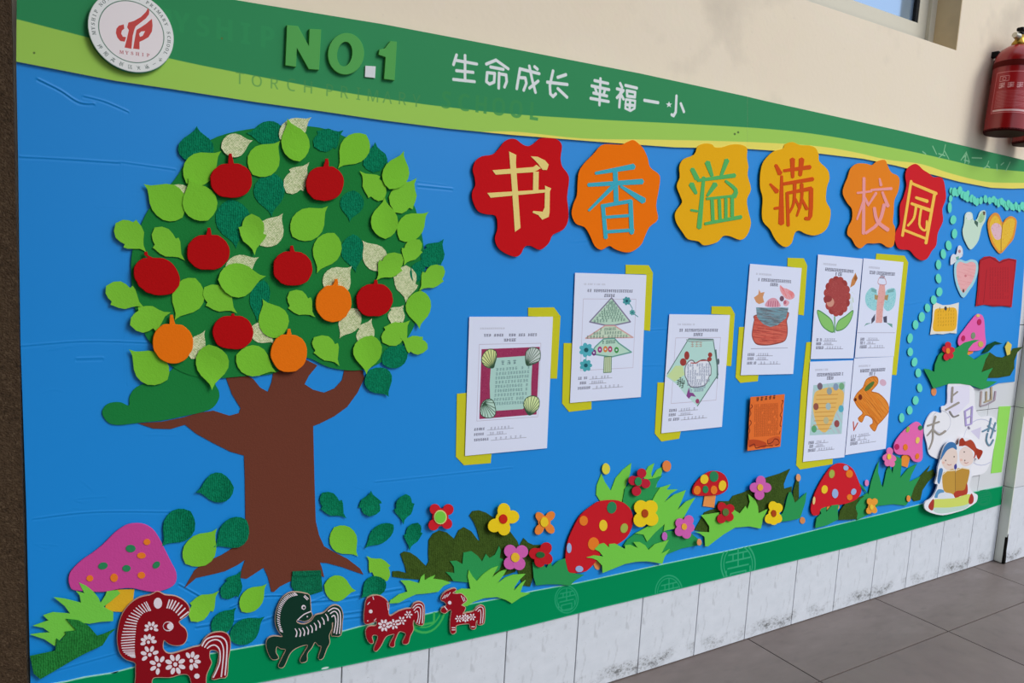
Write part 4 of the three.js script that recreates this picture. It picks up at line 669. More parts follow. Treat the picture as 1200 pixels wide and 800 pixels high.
    g.poly(smoothed(o(140, 580, 230, 575, 330, 610, 310, 660, 200, 640, 140, 650)), '#c24a22'); g.poly(smoothed(o(340, 580, 400, 550, 470, 545, 480, 610, 400, 640, 350, 620)), '#d05a2a'); sc([345, 580, 350, 620, 400, 600, 420, 570, 460, 580, 470, 620, 430, 635]); sc([150, 640, 200, 620, 220, 660, 310, 640, 400, 640]);
  }, paper('#ec7430'), { lift: (x) => Math.max(0, (W(885, 500).x - x)) * 0.12 });
}
// ---------------------------------------------------------------- cards and hearts at the far end
{
  const a = crop(1050, 180, 8), b = crop(1050, 280, 8), c = crop(1050, 360, 8), z = ZPaper, t = 0.001;
  const h1 = smoothed([...a(860, 690, 870, 610, 920, 555, 965, 570, 1000, 645, 1030, 610, 1080, 585, 1130, 620, 1125, 700, 1100, 800, 1050, 862, 985, 935, 940, 905, 890, 820)]);
  printed('heart_card', 'orange edged heart card with yellow and pink speckled halves', 'heart card', null, h1, z, t, 1900, (g) => {
    g.fill('#e8993c'); const i = smoothed(a(880, 690, 890, 625, 925, 580, 960, 600, 995, 670, 1030, 630, 1080, 605, 1115, 630, 1105, 700, 1080, 790, 985, 915, 910, 820)); g.poly(i, '#f0c23a'); g.speckle(i, 170, 3, '#d18b2c'); g.speckle(i, 120, 3, '#f6dd78');
    const p = smoothed(a(890, 700, 930, 650, 985, 680, 985, 790, 930, 800)); g.poly(p, '#e9bfc8'); g.speckle(p, 40, 3, '#c9646f'); g.line(a(1000, 650, 985, 800, 985, 920), 1, '#9a6428');
  }, paper('#e8993c'));
  const h2 = smoothed(a(625, 715, 640, 650, 648, 572, 680, 545, 715, 560, 728, 622, 760, 612, 788, 545, 838, 535, 840, 620, 805, 690, 778, 800, 742, 862, 696, 897, 652, 830, 630, 770));
  printed('heart_card', 'pale mint heart card with a cut paper bow on top', 'heart card', null, h2, z, t, 1900, (g) => {
    g.fill('#cfe9d3'); g.poly(smoothed(a(655, 570, 685, 552, 710, 570, 712, 610, 670, 620)), '#e4eeea'); g.poly(smoothed(a(770, 620, 795, 560, 830, 550, 825, 615, 790, 650)), '#a6cf9e'); g.poly(a(735, 620, 770, 640, 765, 690, 735, 650), '#46685a'); g.poly(a(815, 540, 838, 545, 835, 575, 818, 575), '#705548'); g.speckle(a(650, 560, 830, 540, 800, 680, 660, 660), 30, 3, '#6d7f78');
  }, paper('#cfe9d3'));
  const h3 = smoothed(b(545, 290, 555, 220, 600, 190, 655, 208, 705, 190, 760, 212, 770, 290, 740, 400, 690, 480, 630, 550, 580, 470, 553, 380));
  printed('heart_card', 'pink heart card with a light blue border', 'heart card', null, h3, z, t, 1900, (g) => {
    g.fill('#a6dbe4'); const i = smoothed(b(565, 290, 575, 235, 605, 212, 655, 228, 705, 212, 745, 232, 748, 290, 720, 390, 670, 460, 632, 505, 595, 450, 572, 370)); g.poly(i, '#f2b3b3'); g.hatch(i, 30, 3, 'rgba(226,140,140,0.5)'); { const q = b([652, 345])[0]; g.ell(q[0], q[1], 1.4, 1.4, '#d97f86'); } { const q = b([632, 485])[0]; g.ell(q[0], q[1], 1.2, 2, '#5f4a44'); }
  }, paper('#a6dbe4'));
  printed('paper_doll', 'small white paper bow standing on the pink heart card', 'paper bow', null, smoothed(b(513, 240, 515, 170, 540, 140, 565, 145, 580, 75, 605, 62, 625, 100, 622, 160, 580, 190, 545, 225)), z + 0.0012, t, 1900, (g) => { g.fill('#e3e6ec'); const q = b([595, 115])[0]; g.ell(q[0], q[1], 1.6, 2, '#c48e92'); g.speckle(b(515, 70, 625, 70, 620, 240, 515, 240), 14, 3, '#4d4d55'); g.poly(b(560, 170, 590, 160, 590, 190, 565, 195), '#74b4a2'); }, paper('#e3e6ec'));
  printed('red_card', 'dark red card with a heart shaped top and fine handwriting', 'card', null, b(780, 240, 790, 195, 830, 165, 880, 160, 930, 175, 970, 213, 1010, 190, 1060, 180, 1130, 193, 1120, 300, 1105, 430, 1085, 640, 1000, 628, 910, 632, 830, 615, 748, 630, 765, 480, 775, 330), z, t, 1900, (g) => {
    g.fill('#c0242f'); g.line(b(785, 240, 800, 195, 880, 168, 970, 222, 1060, 188, 1120, 205, 1110, 330, 1095, 430, 1075, 630, 910, 622, 760, 622, 775, 480), 1, '#8e1726', 'round', true); g.line(b(850, 290, 820, 600), 0.7, '#8e1726');
    for (let k = 0; k < 10; k++) g.writing(b([870, 280 + k * 30])[0], b([1060, 275 + k * 30])[0], 8, 2, '#9c1a28', 0.14);
  }, paper('#b0202c'));
  printed('yellow_note', 'yellow note with torn white edges beside the mint oval trail', 'note', null, id(1096, 354, 1105, 357.5, 1114, 357, 1123.7, 354.4, 1123, 367.5, 1121, 390.6, 1113, 390, 1105, 391.5, 1098, 391, 1090, 392, 1092.5, 376, 1093.5, 358), z, t, 1900, (g) => {
    g.fill('#ece9dc'); const i = smoothed([...b(370, 660, 440, 650, 560, 650, 570, 780), ...c(545, 215, 440, 225, 350, 215, 355, 100)]); g.poly(i, '#f2b92e'); for (let k = 0; k < 5; k++) g.writing([1098, 365 + k * 4], [1119, 364 + k * 4], 7, 1.6, '#c98f1c', 0.16);
    { const q = b([465, 650])[0]; g.ell(q[0], q[1], 1.6, 2.4, '#3f4148'); } g.line(b(410, 640, 410, 665), 0.7, '#555'); g.line(b(500, 640, 500, 665), 0.7, '#555'); g.speckle(c(400, 120, 540, 120, 540, 180, 400, 180), 16, 3, '#a86a14');
  }, paper('#ece9dc'));
  // trail of mint ovals
  const trail = [...a(538, 620, 550, 750), ...b(495, 60, 445, 140, 400, 240, 400, 370, 408, 495, 355, 570, 297, 645, 243, 730), ...c(185, 163, 133, 290, 135, 418, 175, 513, 210, 615, 223, 755), ...crop(1050, 440, 8)(185, 232, 130, 325, 55, 395)];
  const top = a(520, 350, 514, 420, 505, 505, 546, 358, 574, 368, 600, 345, 626, 385, 650, 396, 672, 378, 668, 420, 710, 420, 738, 438, 762, 452, 797, 440, 840, 425, 880, 440, 915, 428, 940, 452, 966, 462, 992, 448, 1016, 470, 1040, 492, 1058, 468, 1082, 492, 1106, 502, 1130, 490, 1156, 512, 1184, 488, 1200, 502, 1222, 500);
  trail.forEach((p, i) => single('mint_oval', 'mint green paper oval in the winding trail', 'paper oval', 'mint ovals of the winding trail', ellipse(p[0], p[1], rr(3.1, 3.7), rr(5, 5.9), 14, rr(-0.15, 0.2)), ZPaper, 0.0012, foam('#6fe3c4'), { bevel: 0.0003 }));
  top.forEach((p, i) => single('mint_oval', 'mint green paper oval in the crowded row under the header', 'paper oval', 'mint ovals in the crowded row', ellipse(p[0], p[1], rr(2, 2.9), i === 2 ? 6.4 : rr(4, 5.4), 12, rr(-0.2, 0.2)), ZPaper + (i % 4) * 0.0009, 0.0008, foam('#6fe3c4')));
}

// ---------------------------------------------------------------- grass tufts along the foot
{
  const M = crop(460, 570, 8), B = crop(460, 650, 8), N = crop(580, 580, 1091 / 150), O = crop(680, 530, 1091 / 150), P = crop(680, 600, 8), Q = crop(790, 530, 1091 / 150), R = crop(880, 530, 1091 / 150), S = crop(990, 480, 738 / 120), I = crop(30, 680, 1200 / 190), Tt = crop(1050, 360, 8);
  let nGrass = 0;
  const grass = (label, m, pts, layer) => single('grass_tuft', label, 'grass', null, pts, Z1 + [0.0002, 0.0022, 0.0044, 0.0066][layer] + 0.00002 * nGrass++, 0.0016, m);
  grass('lime green grass tuft in front of the pink mushroom stem', C.lime, I(395, 15, 450, 40, 500, 80, 540, 130, 555, 165, 590, 110, 600, 80, 680, 72, 700, 95, 630, 155, 575, 195, 650, 235, 648, 300, 560, 305, 470, 320, 440, 315, 370, 370, 290, 400, 215, 485, 140, 435, 35, 400, 100, 390, 180, 385, 130, 350, 55, 335, 170, 295, 130, 258, 200, 235, 330, 245, 290, 190, 210, 125, 290, 135, 410, 165, 400, 110, 375, 80, 435, 95), 2);
  grass('dark green crepe grass tuft behind the large red horse', C.deep, I(300, 285, 390, 295, 470, 340, 530, 410, 580, 395, 670, 355, 620, 400, 570, 480, 430, 545, 330, 600, 230, 660, 110, 730, 60, 690, 32, 560, 220, 520, 230, 430, 255, 450, 300, 395, 290, 380, 375, 370), 3);
  grass('wide dark olive crepe bush under the red and yellow flowers', C.olive, M(75, 630, 110, 608, 170, 620, 230, 660, 280, 710, 315, 745, 340, 700, 335, 620, 340, 500, 380, 440, 440, 412, 510, 430, 580, 490, 620, 410, 670, 380, 740, 420, 800, 500, 820, 510, 790, 400, 760, 330, 720, 270, 750, 230, 810, 222, 880, 245, 960, 300, 1040, 350, 1110, 430, 1170, 510, 1190, 560, 1200, 640, 1190, 700, 1150, 800, 1000, 850, 800, 870, 500, 890, 300, 875, 100, 860, 0, 845, 0, 795, 60, 792, 130, 810, 115, 740, 95, 690), 0);
  grass('narrow dark olive crepe leaf bush behind the pink flower', C.olive, N(205, 440, 245, 365, 285, 405, 330, 425, 440, 425, 400, 520, 335, 560, 330, 690, 300, 780, 240, 770, 190, 640, 180, 500), 0);
  grass('green grass tuft in front of the wide olive bush', C.mid, M(540, 700, 600, 695, 655, 725, 665, 620, 740, 605, 800, 650, 840, 700, 875, 630, 910, 670, 960, 640, 1000, 555, 1015, 600, 1005, 670, 1045, 685, 1000, 780, 900, 850, 790, 890, 700, 898, 570, 885, 540, 840, 500, 800, 580, 810, 575, 750), 1);
  grass('low lime green grass tuft above the two small red horses', C.lime, B(0, 415, 60, 370, 140, 345, 120, 290, 75, 240, 160, 240, 250, 265, 265, 210, 300, 178, 300, 240, 350, 210, 400, 190, 380, 225, 470, 235, 550, 262, 480, 290, 430, 345, 330, 360, 220, 370, 130, 410, 60, 450, -30, 455, -20, 425), 1);
  grass('large lime green grass tuft behind the smallest red horse', C.lime, B(705, 200, 715, 140, 750, 200, 790, 245, 850, 180, 920, 130, 990, 105, 960, 160, 935, 210, 1000, 160, 1080, 125, 1040, 190, 980, 270, 1060, 210, 1130, 185, 1246, 179, 1190, 235, 1145, 300, 1140, 335, 1200, 270, 1250, 235, 1220, 290, 1200, 350, 1290, 360, 1200, 400, 1120, 455, 1060, 420, 980, 395, 860, 405, 760, 440, 700, 480, 640, 480, 680, 420, 620, 380, 580, 345, 650, 315, 730, 320), 2);
  grass('green grass tuft to the left of the big red mushroom', C.mid, N(320, 570, 370, 560, 420, 600, 440, 620, 480, 540, 485, 610, 540, 560, 640, 525, 735, 520, 690, 570, 660, 640, 690, 670, 760, 680, 680, 730, 640, 770, 540, 760, 440, 760, 350, 770, 330, 700), 2);
  grass('lime green grass tuft overlapping the big red mushroom', C.lime, P(60, 425, 130, 405, 215, 415, 180, 370, 135, 345, 180, 300, 225, 290, 270, 330, 270, 300, 330, 295, 420, 345, 420, 310, 470, 305, 540, 335, 500, 280, 560, 280, 610, 310, 640, 355, 700, 300, 770, 280, 830, 260, 790, 330, 760, 390, 840, 345, 790, 420, 770, 485, 700, 470, 620, 460, 520, 465, 420, 485, 310, 530, 210, 570, 205, 500, 160, 450, 110, 430), 3);
  grass('green grass tuft around the small violet bud', C.mid, P(520, 345, 400, 320, 440, 260, 520, 195, 590, 205, 630, 270, 700, 180, 800, 110, 780, 180, 900, 175, 1050, 205, 1130, 270, 1150, 300, 950, 340, 800, 400, 760, 440, 640, 420), 1);
  grass('small light green grass tips between the buds', C.lime, O(540, 190, 580, 120, 632, 92, 605, 180, 612, 215, 650, 150, 705, 120, 695, 180, 660, 240, 640, 330, 580, 330, 545, 260), 0);
  grass('lime green grass tuft to the right of the yellow flower', C.lime, O(610, 420, 640, 360, 680, 300, 772, 272, 735, 318, 830, 315, 770, 352, 715, 425, 800, 360, 900, 322, 870, 400, 830, 490, 900, 420, 980, 385, 940, 450, 890, 540, 870, 620, 800, 650, 710, 670, 720, 610, 640, 680, 570, 760, 540, 700, 470, 690, 560, 640, 610, 600), 2);
  grass('two bladed lime green grass tuft rising behind the big red mushroom', C.lime, O(135, 360, 140, 280, 180, 180, 210, 250, 260, 325, 300, 220, 360, 150, 435, 90, 425, 180, 390, 280, 370, 430, 180, 430), 0);
  grass('green grass tuft holding a red flower with a green centre', C.mid, O(360, 430, 380, 310, 430, 250, 560, 230, 640, 220, 700, 195, 660, 250, 640, 300, 690, 295, 650, 370, 712, 362, 640, 420, 600, 400, 560, 440, 490, 480, 430, 490, 400, 460), 1);
  grass('lime green grass tuft under the red flower and spotted mushroom', C.lime, Q(175, 675, 300, 680, 300, 630, 260, 570, 230, 535, 330, 520, 390, 510, 430, 545, 500, 480, 560, 520, 610, 455, 625, 485, 645, 420, 630, 355, 690, 400, 715, 460, 720, 520, 800, 480, 760, 560, 740, 650, 640, 630, 520, 640, 420, 700, 340, 760, 290, 800, 265, 800, 260, 720, 220, 690), 2);
  grass('long dark olive crepe bush behind the violet flower', C.olive, Q(175, 660, 220, 580, 260, 510, 310, 490, 350, 480, 380, 415, 470, 415, 500, 370, 580, 345, 660, 310, 700, 250, 800, 210, 900, 180, 990, 140, 960, 200, 935, 270, 940, 310, 1005, 290, 1000, 340, 960, 360, 940, 420, 930, 500, 800, 510, 715, 535, 560, 545, 400, 580, 300, 690), 0);
  grass('green grass tuft beside the yellow flower with brown centre', C.mid, R(180, 600, 210, 560, 270, 520, 290, 470, 310, 380, 325, 340, 345, 340, 360, 380, 375, 430, 420, 390, 475, 340, 465, 420, 420, 560, 340, 580), 2);
  grass('thin dark olive stalk carrying a peach bud', C.olive, R(365, 440, 360, 330, 385, 240, 410, 245, 410, 380, 385, 440), 1);
  grass('green grass tuft at the foot of the dotted red egg mushroom', C.mid, R(550, 620, 560, 560, 600, 520, 580, 470, 620, 425, 645, 470, 640, 510, 700, 440, 750, 440, 740, 500, 745, 570, 650, 620, 550, 645), 2);
  grass('small dark olive crepe tuft right of the dotted red egg mushroom', C.olive, R(745, 575, 760, 500, 810, 430, 880, 390, 970, 370, 915, 410, 890, 470, 910, 520, 900, 570), 2);
  grass('tall green grass tuft under the pink mushroom by the reading children', C.mid, S(80, 750, 80, 690, 130, 620, 160, 600, 120, 560, 95, 520, 130, 550, 170, 610, 190, 520, 220, 430, 245, 370, 240, 450, 265, 540, 275, 560, 300, 440, 320, 400, 335, 430, 345, 460, 360, 330, 410, 350, 410, 400, 400, 490, 460, 420, 520, 390, 480, 470, 465, 520, 545, 480, 500, 560, 470, 650, 440, 690, 350, 680, 260, 690, 240, 690, 180, 750, 90, 795), 1);
  grass('dark olive crepe tuft beside the reading children', C.olive, S(470, 620, 500, 550, 540, 480, 615, 402, 590, 450, 640, 430, 652, 470, 600, 520, 560, 580, 545, 650, 500, 660), 0);
  grass('broad green grass tuft above the white figure board', C.mid, Tt(260, 575, 310, 580, 360, 605, 365, 540, 400, 450, 450, 400, 520, 390, 570, 380, 640, 330, 730, 305, 780, 305, 720, 340, 680, 390, 670, 440, 740, 490, 800, 450, 880, 420, 840, 490, 800, 610, 910, 568, 870, 630, 850, 690, 950, 695, 870, 745, 810, 770, 700, 730, 600, 715, 500, 715, 440, 735, 350, 760, 320, 690), 2);
  grass('dark olive crepe tuft between the green tuft and the tiled pier', C.olive, Tt(800, 600, 830, 520, 880, 420, 940, 462, 1000, 470, 1060, 440, 1100, 385, 1190, 370, 1140, 420, 1110, 500, 1110, 570, 1070, 640, 960, 660, 870, 662, 830, 660), 0);
  single('dark_leaf', 'dark curled paper leaf beside the small pink mushroom', 'leaf', null, Tt(805, 435, 860, 350, 930, 318, 1000, 340, 930, 350, 860, 420), Z1 + 0.0034, 0.001, crepe('#1c5a34'));
}
// ---------------------------------------------------------------- mushrooms
function mushroom(label, capCol, cap, z, spots, stem, stemCol, sc = [0, 0, 1]) {
  const o = thing('paper_mushroom', label, 'mushroom', null, origin(stem ? [...cap, ...stem] : cap, z), z);
  if (stem) part('stem', o, stem, z - 0.0016, 0.0014, foam(stemCol));
  const c = part('cap', o, cap, z, 0.003, foam(capCol), { bevel: 0.0006 });
  for (const [x, y, rx, ry, col, rot] of spots) part('spot', c, ellipse(sc[0] + x / sc[2], sc[1] + y / sc[2], rx / sc[2], ry / sc[2], 14, rot ?? 0), z + 0.003, 0.0009, foam(col));
}
{
  const gr = '#2f8a5a', or = '#f0832a', ye = '#f3cf32', li = '#a9b94f', bl = '#9db8e2', pi = '#c42a63';
  const H = crop(30, 600, 1169 / 190), Q = crop(790, 530, 1091 / 150), R = crop(880, 530, 1091 / 150), S = crop(990, 480, 6.15), Tt = crop(1050, 360, 8);
  mushroom('wide pink mushroom with small green and orange dots and a yellow stem', '#cf4a9a', smoothed(H(310, 470, 330, 420, 400, 350, 480, 295, 560, 230, 640, 150, 720, 95, 790, 80, 860, 88, 920, 125, 965, 190, 1000, 260, 1050, 360, 1085, 430, 1085, 500, 1040, 545, 940, 575, 850, 565, 770, 548, 680, 552, 560, 575, 430, 570, 340, 560, 315, 520), 3), Z1 + 0.0024,
    [[758, 262, 36, 27, gr], [558, 387, 35, 25, gr, -0.2], [728, 405, 30, 24, gr], [943, 380, 30, 22, gr, -0.7], [875, 215, 25, 22, or], [835, 313, 32, 22, or], [463, 477, 25, 22, or], [638, 473, 28, 30, or], [835, 455, 28, 24, or]], H(590, 560, 785, 555, 775, 640, 768, 705, 690, 718, 620, 715, 575, 690), '#e8b52a', [30, 600, 1169 / 190]);
  mushroom('big red mushroom with green, orange and yellow spots among the grass', '#cf1f2a', smoothed(id(662.5, 651.5, 665, 635, 671, 620, 680, 604, 693, 593, 704, 587, 725, 586.5, 738, 595, 742, 607, 740.5, 618, 735, 629, 725, 637, 714, 642, 705, 648, 700, 656, 690, 667, 684, 670, 668, 671, 664, 662), 3), Z1 + 0.0036,
    [[684, 610, 5, 5.8, or], [717, 594.6, 5.6, 7, gr, 0.2], [707, 615.5, 4.8, 6.6, ye], [731.5, 618.7, 4.3, 5.7, li, 0.3], [695.5, 637, 6.4, 7.6, or, 0.2], [667, 642, 2.8, 6, bl], [679, 666.5, 4.6, 3.6, bl]]);
  single('peach_oval', 'peach paper oval under the big red mushroom', 'paper oval', null, ellipse(699.6, 660, 4.2, 7.6, 14, -0.2), Z1 + 0.0002, 0.0012, foam('#ee9a58'));
  mushroom('small red mushroom with yellow, green and orange spots and peach stem', '#c9202a', smoothed(Q(155, 340, 170, 280, 230, 210, 300, 165, 370, 160, 430, 190, 460, 250, 455, 310, 410, 350, 350, 365, 250, 370, 180, 365), 3), Z1 + 0.0032,
    [[258, 228, 35, 41, ye, 0.2], [340, 205, 38, 46, gr], [412, 283, 32, 45, ye, 0.2], [197, 322, 30, 38, or, 0.2], [268, 315, 25, 32, gr], [340, 320, 28, 37, or]], Q(262, 355, 357, 352, 342, 470, 245, 457), '#f09a52', [790, 530, 1091 / 150]);
  mushroom('tall red egg shaped mushroom with many coloured dots', '#d4222e', smoothed(R(510, 490, 520, 430, 545, 350, 590, 260, 640, 180, 690, 120, 750, 92, 810, 100, 870, 140, 905, 210, 935, 290, 940, 340, 900, 400, 800, 440, 700, 450, 600, 480, 580, 530, 530, 535), 3), Z1 + 0.0034,
    [[690, 183, 24, 36, li, 0.15], [810, 132, 22, 22, bl], [840, 182, 30, 34, or], [628, 315, 27, 36, ye, 0.2], [718, 350, 27, 40, bl], [876, 335, 22, 28, bl, 0.4], [842, 382, 24, 26, or], [538, 410, 11, 34, '#ecd28a', 0.1]], R(650, 440, 750, 420, 755, 470, 700, 540, 645, 540), '#f0a04a', [880, 530, 1091 / 150]);
  mushroom('pink mushroom leaning over the tall grass by the reading children', '#ee6fb4', smoothed(S(355, 290, 360, 240, 400, 180, 450, 130, 510, 88, 545, 100, 565, 150, 560, 250, 562, 340, 540, 375, 495, 370, 465, 330, 430, 325, 380, 320), 3), Z1 + 0.0042,
    [[455, 142, 12, 22, li, 0.3], [545, 130, 16, 18, gr], [525, 220, 14, 24, '#f0cf6a', 0.2], [377, 267, 17, 21, pi], [438, 270, 17, 24, or], [523, 335, 14, 22, or, 0.2]], S(402, 400, 412, 335, 440, 318, 472, 338, 452, 416), '#f3953a', [990, 480, 6.15]);
  mushroom('small pink mushroom with magenta spots rising above the green tuft', '#f06cb6', smoothed(Tt(585, 350, 590, 280, 640, 210, 700, 130, 760, 65, 810, 75, 830, 140, 835, 250, 842, 350, 790, 400, 700, 410, 640, 390), 3), Z1 + 0.003,
    [[782, 138, 20, 30, pi, 0.1], [632, 290, 18, 28, pi, 0.1], [725, 265, 20, 32, '#7f9a78', 0.1], [770, 78, 17, 14, '#ecc870'], [795, 345, 24, 28, '#c9b860']], Tt(660, 455, 680, 395, 730, 390, 720, 430), '#f5953f', [1050, 360, 8]);
}
// ---------------------------------------------------------------- flowers and buds
function flower(label, cx, cy, petals, pr, pcol, rc, ccol, z = 0.0085, ring) {
  const zz = Z1 + z, pts = petals.map(([x, y]) => ellipse(x, y, pr[0] * 1.08, pr[1] * 1.2, 16, pr[2] ? Math.atan2(y - cy, x - cx) : 0));
  const o = thing('paper_flower', label, 'flower', null, origin(pts.flat(), zz), zz);
  part('blossom', o, ellipse(cx, cy, Math.max(rc[0] * 1.25, pr[0] * 1.15), Math.max(rc[1] * 1.25, pr[0] * 1.15), 16), zz, 0.0021, foam(pcol));
  pts.forEach((p, i) => part('petal', o, p, zz + 0.0006 + i * 0.00017, 0.0018, foam(pcol), { bevel: 0.0003 }));
  const e = part('centre', o, ellipse(cx, cy, rc[0], rc[1], 16), zz + 0.0032, 0.001, foam(ring ?? ccol));
  if (ring) part('disc', e, ellipse(cx, cy, rc[0] * 0.84, rc[1] * 0.84, 16), zz + 0.0042, 0.0006, foam(ccol));
}
{
  const M = crop(460, 570, 8), N = crop(580, 580, 1091 / 150), O = crop(680, 530, 1091 / 150), Q = crop(790, 530, 1091 / 150), R = crop(880, 530, 1091 / 150), S = crop(990, 480, 6.15), Tt = crop(1050, 360, 8);
  const red = '#d4232f', yel = '#f6d421', pink = '#d665b4', or = '#f08a3a';
  flower('red flower with a lime green centre above the olive bush', 516.2, 605.8, M(400, 215, 523, 216, 387, 360, 510, 347), [6.1, 5.2, 1], red, [7.6, 8.4], '#7ed648', 0.006, '#d8dc8a');
  flower('yellow flower with a red centre on the olive bush', 590, 608, M(1045, 225, 1120, 285, 1045, 390, 960, 365), [8, 6.4, 1], yel, [4.8, 5.6], '#cf2a1c');
  flower('violet pink flower with a yellow centre on the dark bush', 604, 653, N(132, 478, 230, 482, 130, 580, 206, 585), [7, 6.2, 1], pink, [5.1, 5.5], '#eebf35');
  flower('orange star flower with a yellow centre on plain blue', 638, 611.5, N(388, 190, 470, 182, 380, 292, 468, 284), [6.4, 4, 1], or, [4.7, 5.8], '#f6d02c', 0.003);
  flower('red flower half hidden behind a green leaf shape', 633.5, 650, N(345, 500, 435, 455, 385, 560, 440, 540), [7, 5.6, 1], '#c81f2a', [5.2, 3.6], '#2c6a3a');
  flower('red flower with a green centre in the upper grass', 748, 564, O(525, 177, 452, 240, 558, 265, 480, 330), [5.2, 4.6, 1], '#c4243a', [4.2, 5], '#2f8f55');
  flower('yellow flower with a brown centre above the lime tuft', 756, 601.5, O(520, 470, 600, 470, 605, 565, 515, 575), [8, 7, 1], yel, [3.9, 5], '#b5491c');
  flower('violet flower with a yellow heart right of the lime tuft', 802, 617, O(855, 605, 925, 580, 930, 640, 905, 690, 850, 670), [5.8, 4.8, 1], pink, [3.2, 3.8], '#f0b23c');
  flower('violet flower on the long olive bush', 891, 571, Q(740, 245, 690, 300, 785, 300, 728, 360), [5.8, 4.8, 1], pink, [3.4, 4], '#f0b24a');
  flower('red flower with a green centre on the lime tuft', 850.5, 600, Q(410, 465, 475, 480, 405, 565, 470, 548), [5.2, 4.4, 1], '#c4222e', [3.8, 4.4], '#5d7a3e');
  flower('yellow flower with a brown centre between two green tufts', 907, 601.5, Q(845, 460, 885, 475, 880, 560, 850, 575, 815, 565), [5.6, 4.6, 1], yel, [3, 4.2], '#b4481a');
  flower('small orange flower at the foot of the tall grass', 1021.6, 594, R(1015, 420, 1055, 420, 1010, 495, 1050, 490), [3.8, 3, 1], '#f2a43c', [2.2, 3], '#f6cf45');
  flower('pink flower with a yellow centre over the tall grass', 1042, 535, S(325, 300, 300, 345, 345, 350, 310, 380, 338, 385), [4.2, 3.2, 1], '#ee7ab2', [2.4, 3.4], '#f3cf4a');
  flower('red flower with an orange centre on the broad green tuft', 1111, 411, Tt(490, 355, 465, 395, 520, 400, 475, 465, 510, 450), [3.8, 3, 1], '#d62c3c', [2.4, 3.4], '#f08a30');
  const bud = (label, p, rx, ry, col, z = 0.0034, rot = 0) => single('paper_bud', label, 'flower bud', null, ellipse(p[0], p[1], rx, ry, 14, rot), Z1 + z, 0.0015, foam(col), { bevel: 0.0003 });
  bud('yellow bud on the tip of a lime blade', O([220, 140])[0], 4.8, 6.6, '#e6dc4a');
  bud('orange bud on the tip of a light grass blade', O([738, 117])[0], 5.2, 6.6, '#f08a48');
  bud('violet bud low in the green grass', O([720, 715])[0], 3.3, 5, '#c76bc0', 0.0068);
  bud('peach bud on the dark olive stalk', R([405, 215])[0], 2.8, 4.4, '#eba674');
  bud('peach bud beside the lime tuft foot', Q([215, 765])[0], 2.8, 4, '#e89a66', 0.0124);
  bud('orange bud standing alone on the blue sheet', R([440, 580])[0], 3.2, 4, '#dc9158', 0.0002);
  bud('pink bud beside the tall grass blade', R([988, 260])[0], 2.4, 3.8, '#e88ac0');
  bud('orange bud at the right foot of the tall grass', S([460, 640])[0], 2.4, 3.8, '#f09a48', 0.007);
  bud('peach bud under the broad green tuft', [1094.4, 458.8], 3.2, 5, '#e8925c', 0.0002);
  single('paper_bud', 'pale yellow closed bud beside the tiled pier', 'flower bud', null, Tt(1022, 372, 1050, 318, 1086, 350, 1070, 440, 1042, 452), Z1 + 0.0042, 0.0015, foam('#e3cf62'));
}
// ---------------------------------------------------------------- paper cut horses
function outset(pts, d) {
  const n = pts.length; let area = 0; pts.forEach((p, i) => { const q = pts[(i + 1) % n]; area += p[0] * q[1] - q[0] * p[1]; });
  const s = Math.sign(area) * d;
  return pts.map((p, i) => { const a = pts[(i + n - 1) % n], b = pts[(i + 1) % n], dx = b[0] - a[0], dy = b[1] - a[1], l = Math.hypot(dx, dy) || 1; return [p[0] + dy / l * s, p[1] - dx / l * s]; });
}
function horse(label, col, out, c, s, z, deco) {
  const o = thing('paper_horse', label, 'horse figure', null, origin(out, z), z), ink = mat(col, { roughness: 0.6 }), pale = mat('#ecdfe6', { roughness: 0.7 }), sm = smoothed(out, 3);
  part('backing', o, outset(sm, 0.75), z, 0.004, mat('#cfae98', { roughness: 0.7 }));
  part('body', o, sm, z + 0.004, 0.0008, ink);
  const zz = z + 0.0048, th = 0.0004;
  deco({
    stripe: (name, p, w0, w1) => part(name, o, ribbon(openSmooth(c(p), 4), w0 / s, (w1 ?? w0) / s), zz, th, pale),
    spot: (name, x, y, rx, ry, m = pale, k = 0) => { const [q] = c(x, y); return part(name, o, ellipse(q[0], q[1], rx / s, ry / s, 14), zz + k * 0.0004, th, m); },
    ink,
    blossom: (x, y, r, n, a0 = 0, span = 360) => {
      const [q] = c(x, y), R = r / s, b = part('blossom', o, ellipse(q[0], q[1], R * 0.2, R * 0.2, 10), zz, th, pale);
      for (let i = 0; i < n; i++) { const a = (a0 + span * i / (span === 360 ? n : n - 1)) * Math.PI / 180; part('petal', b, ellipse(q[0] + Math.cos(a) * R * 0.66, q[1] + Math.sin(a) * R * 0.66, R * 0.33, R * 0.2, 10, a), zz, th, pale); }
    },
  });
}
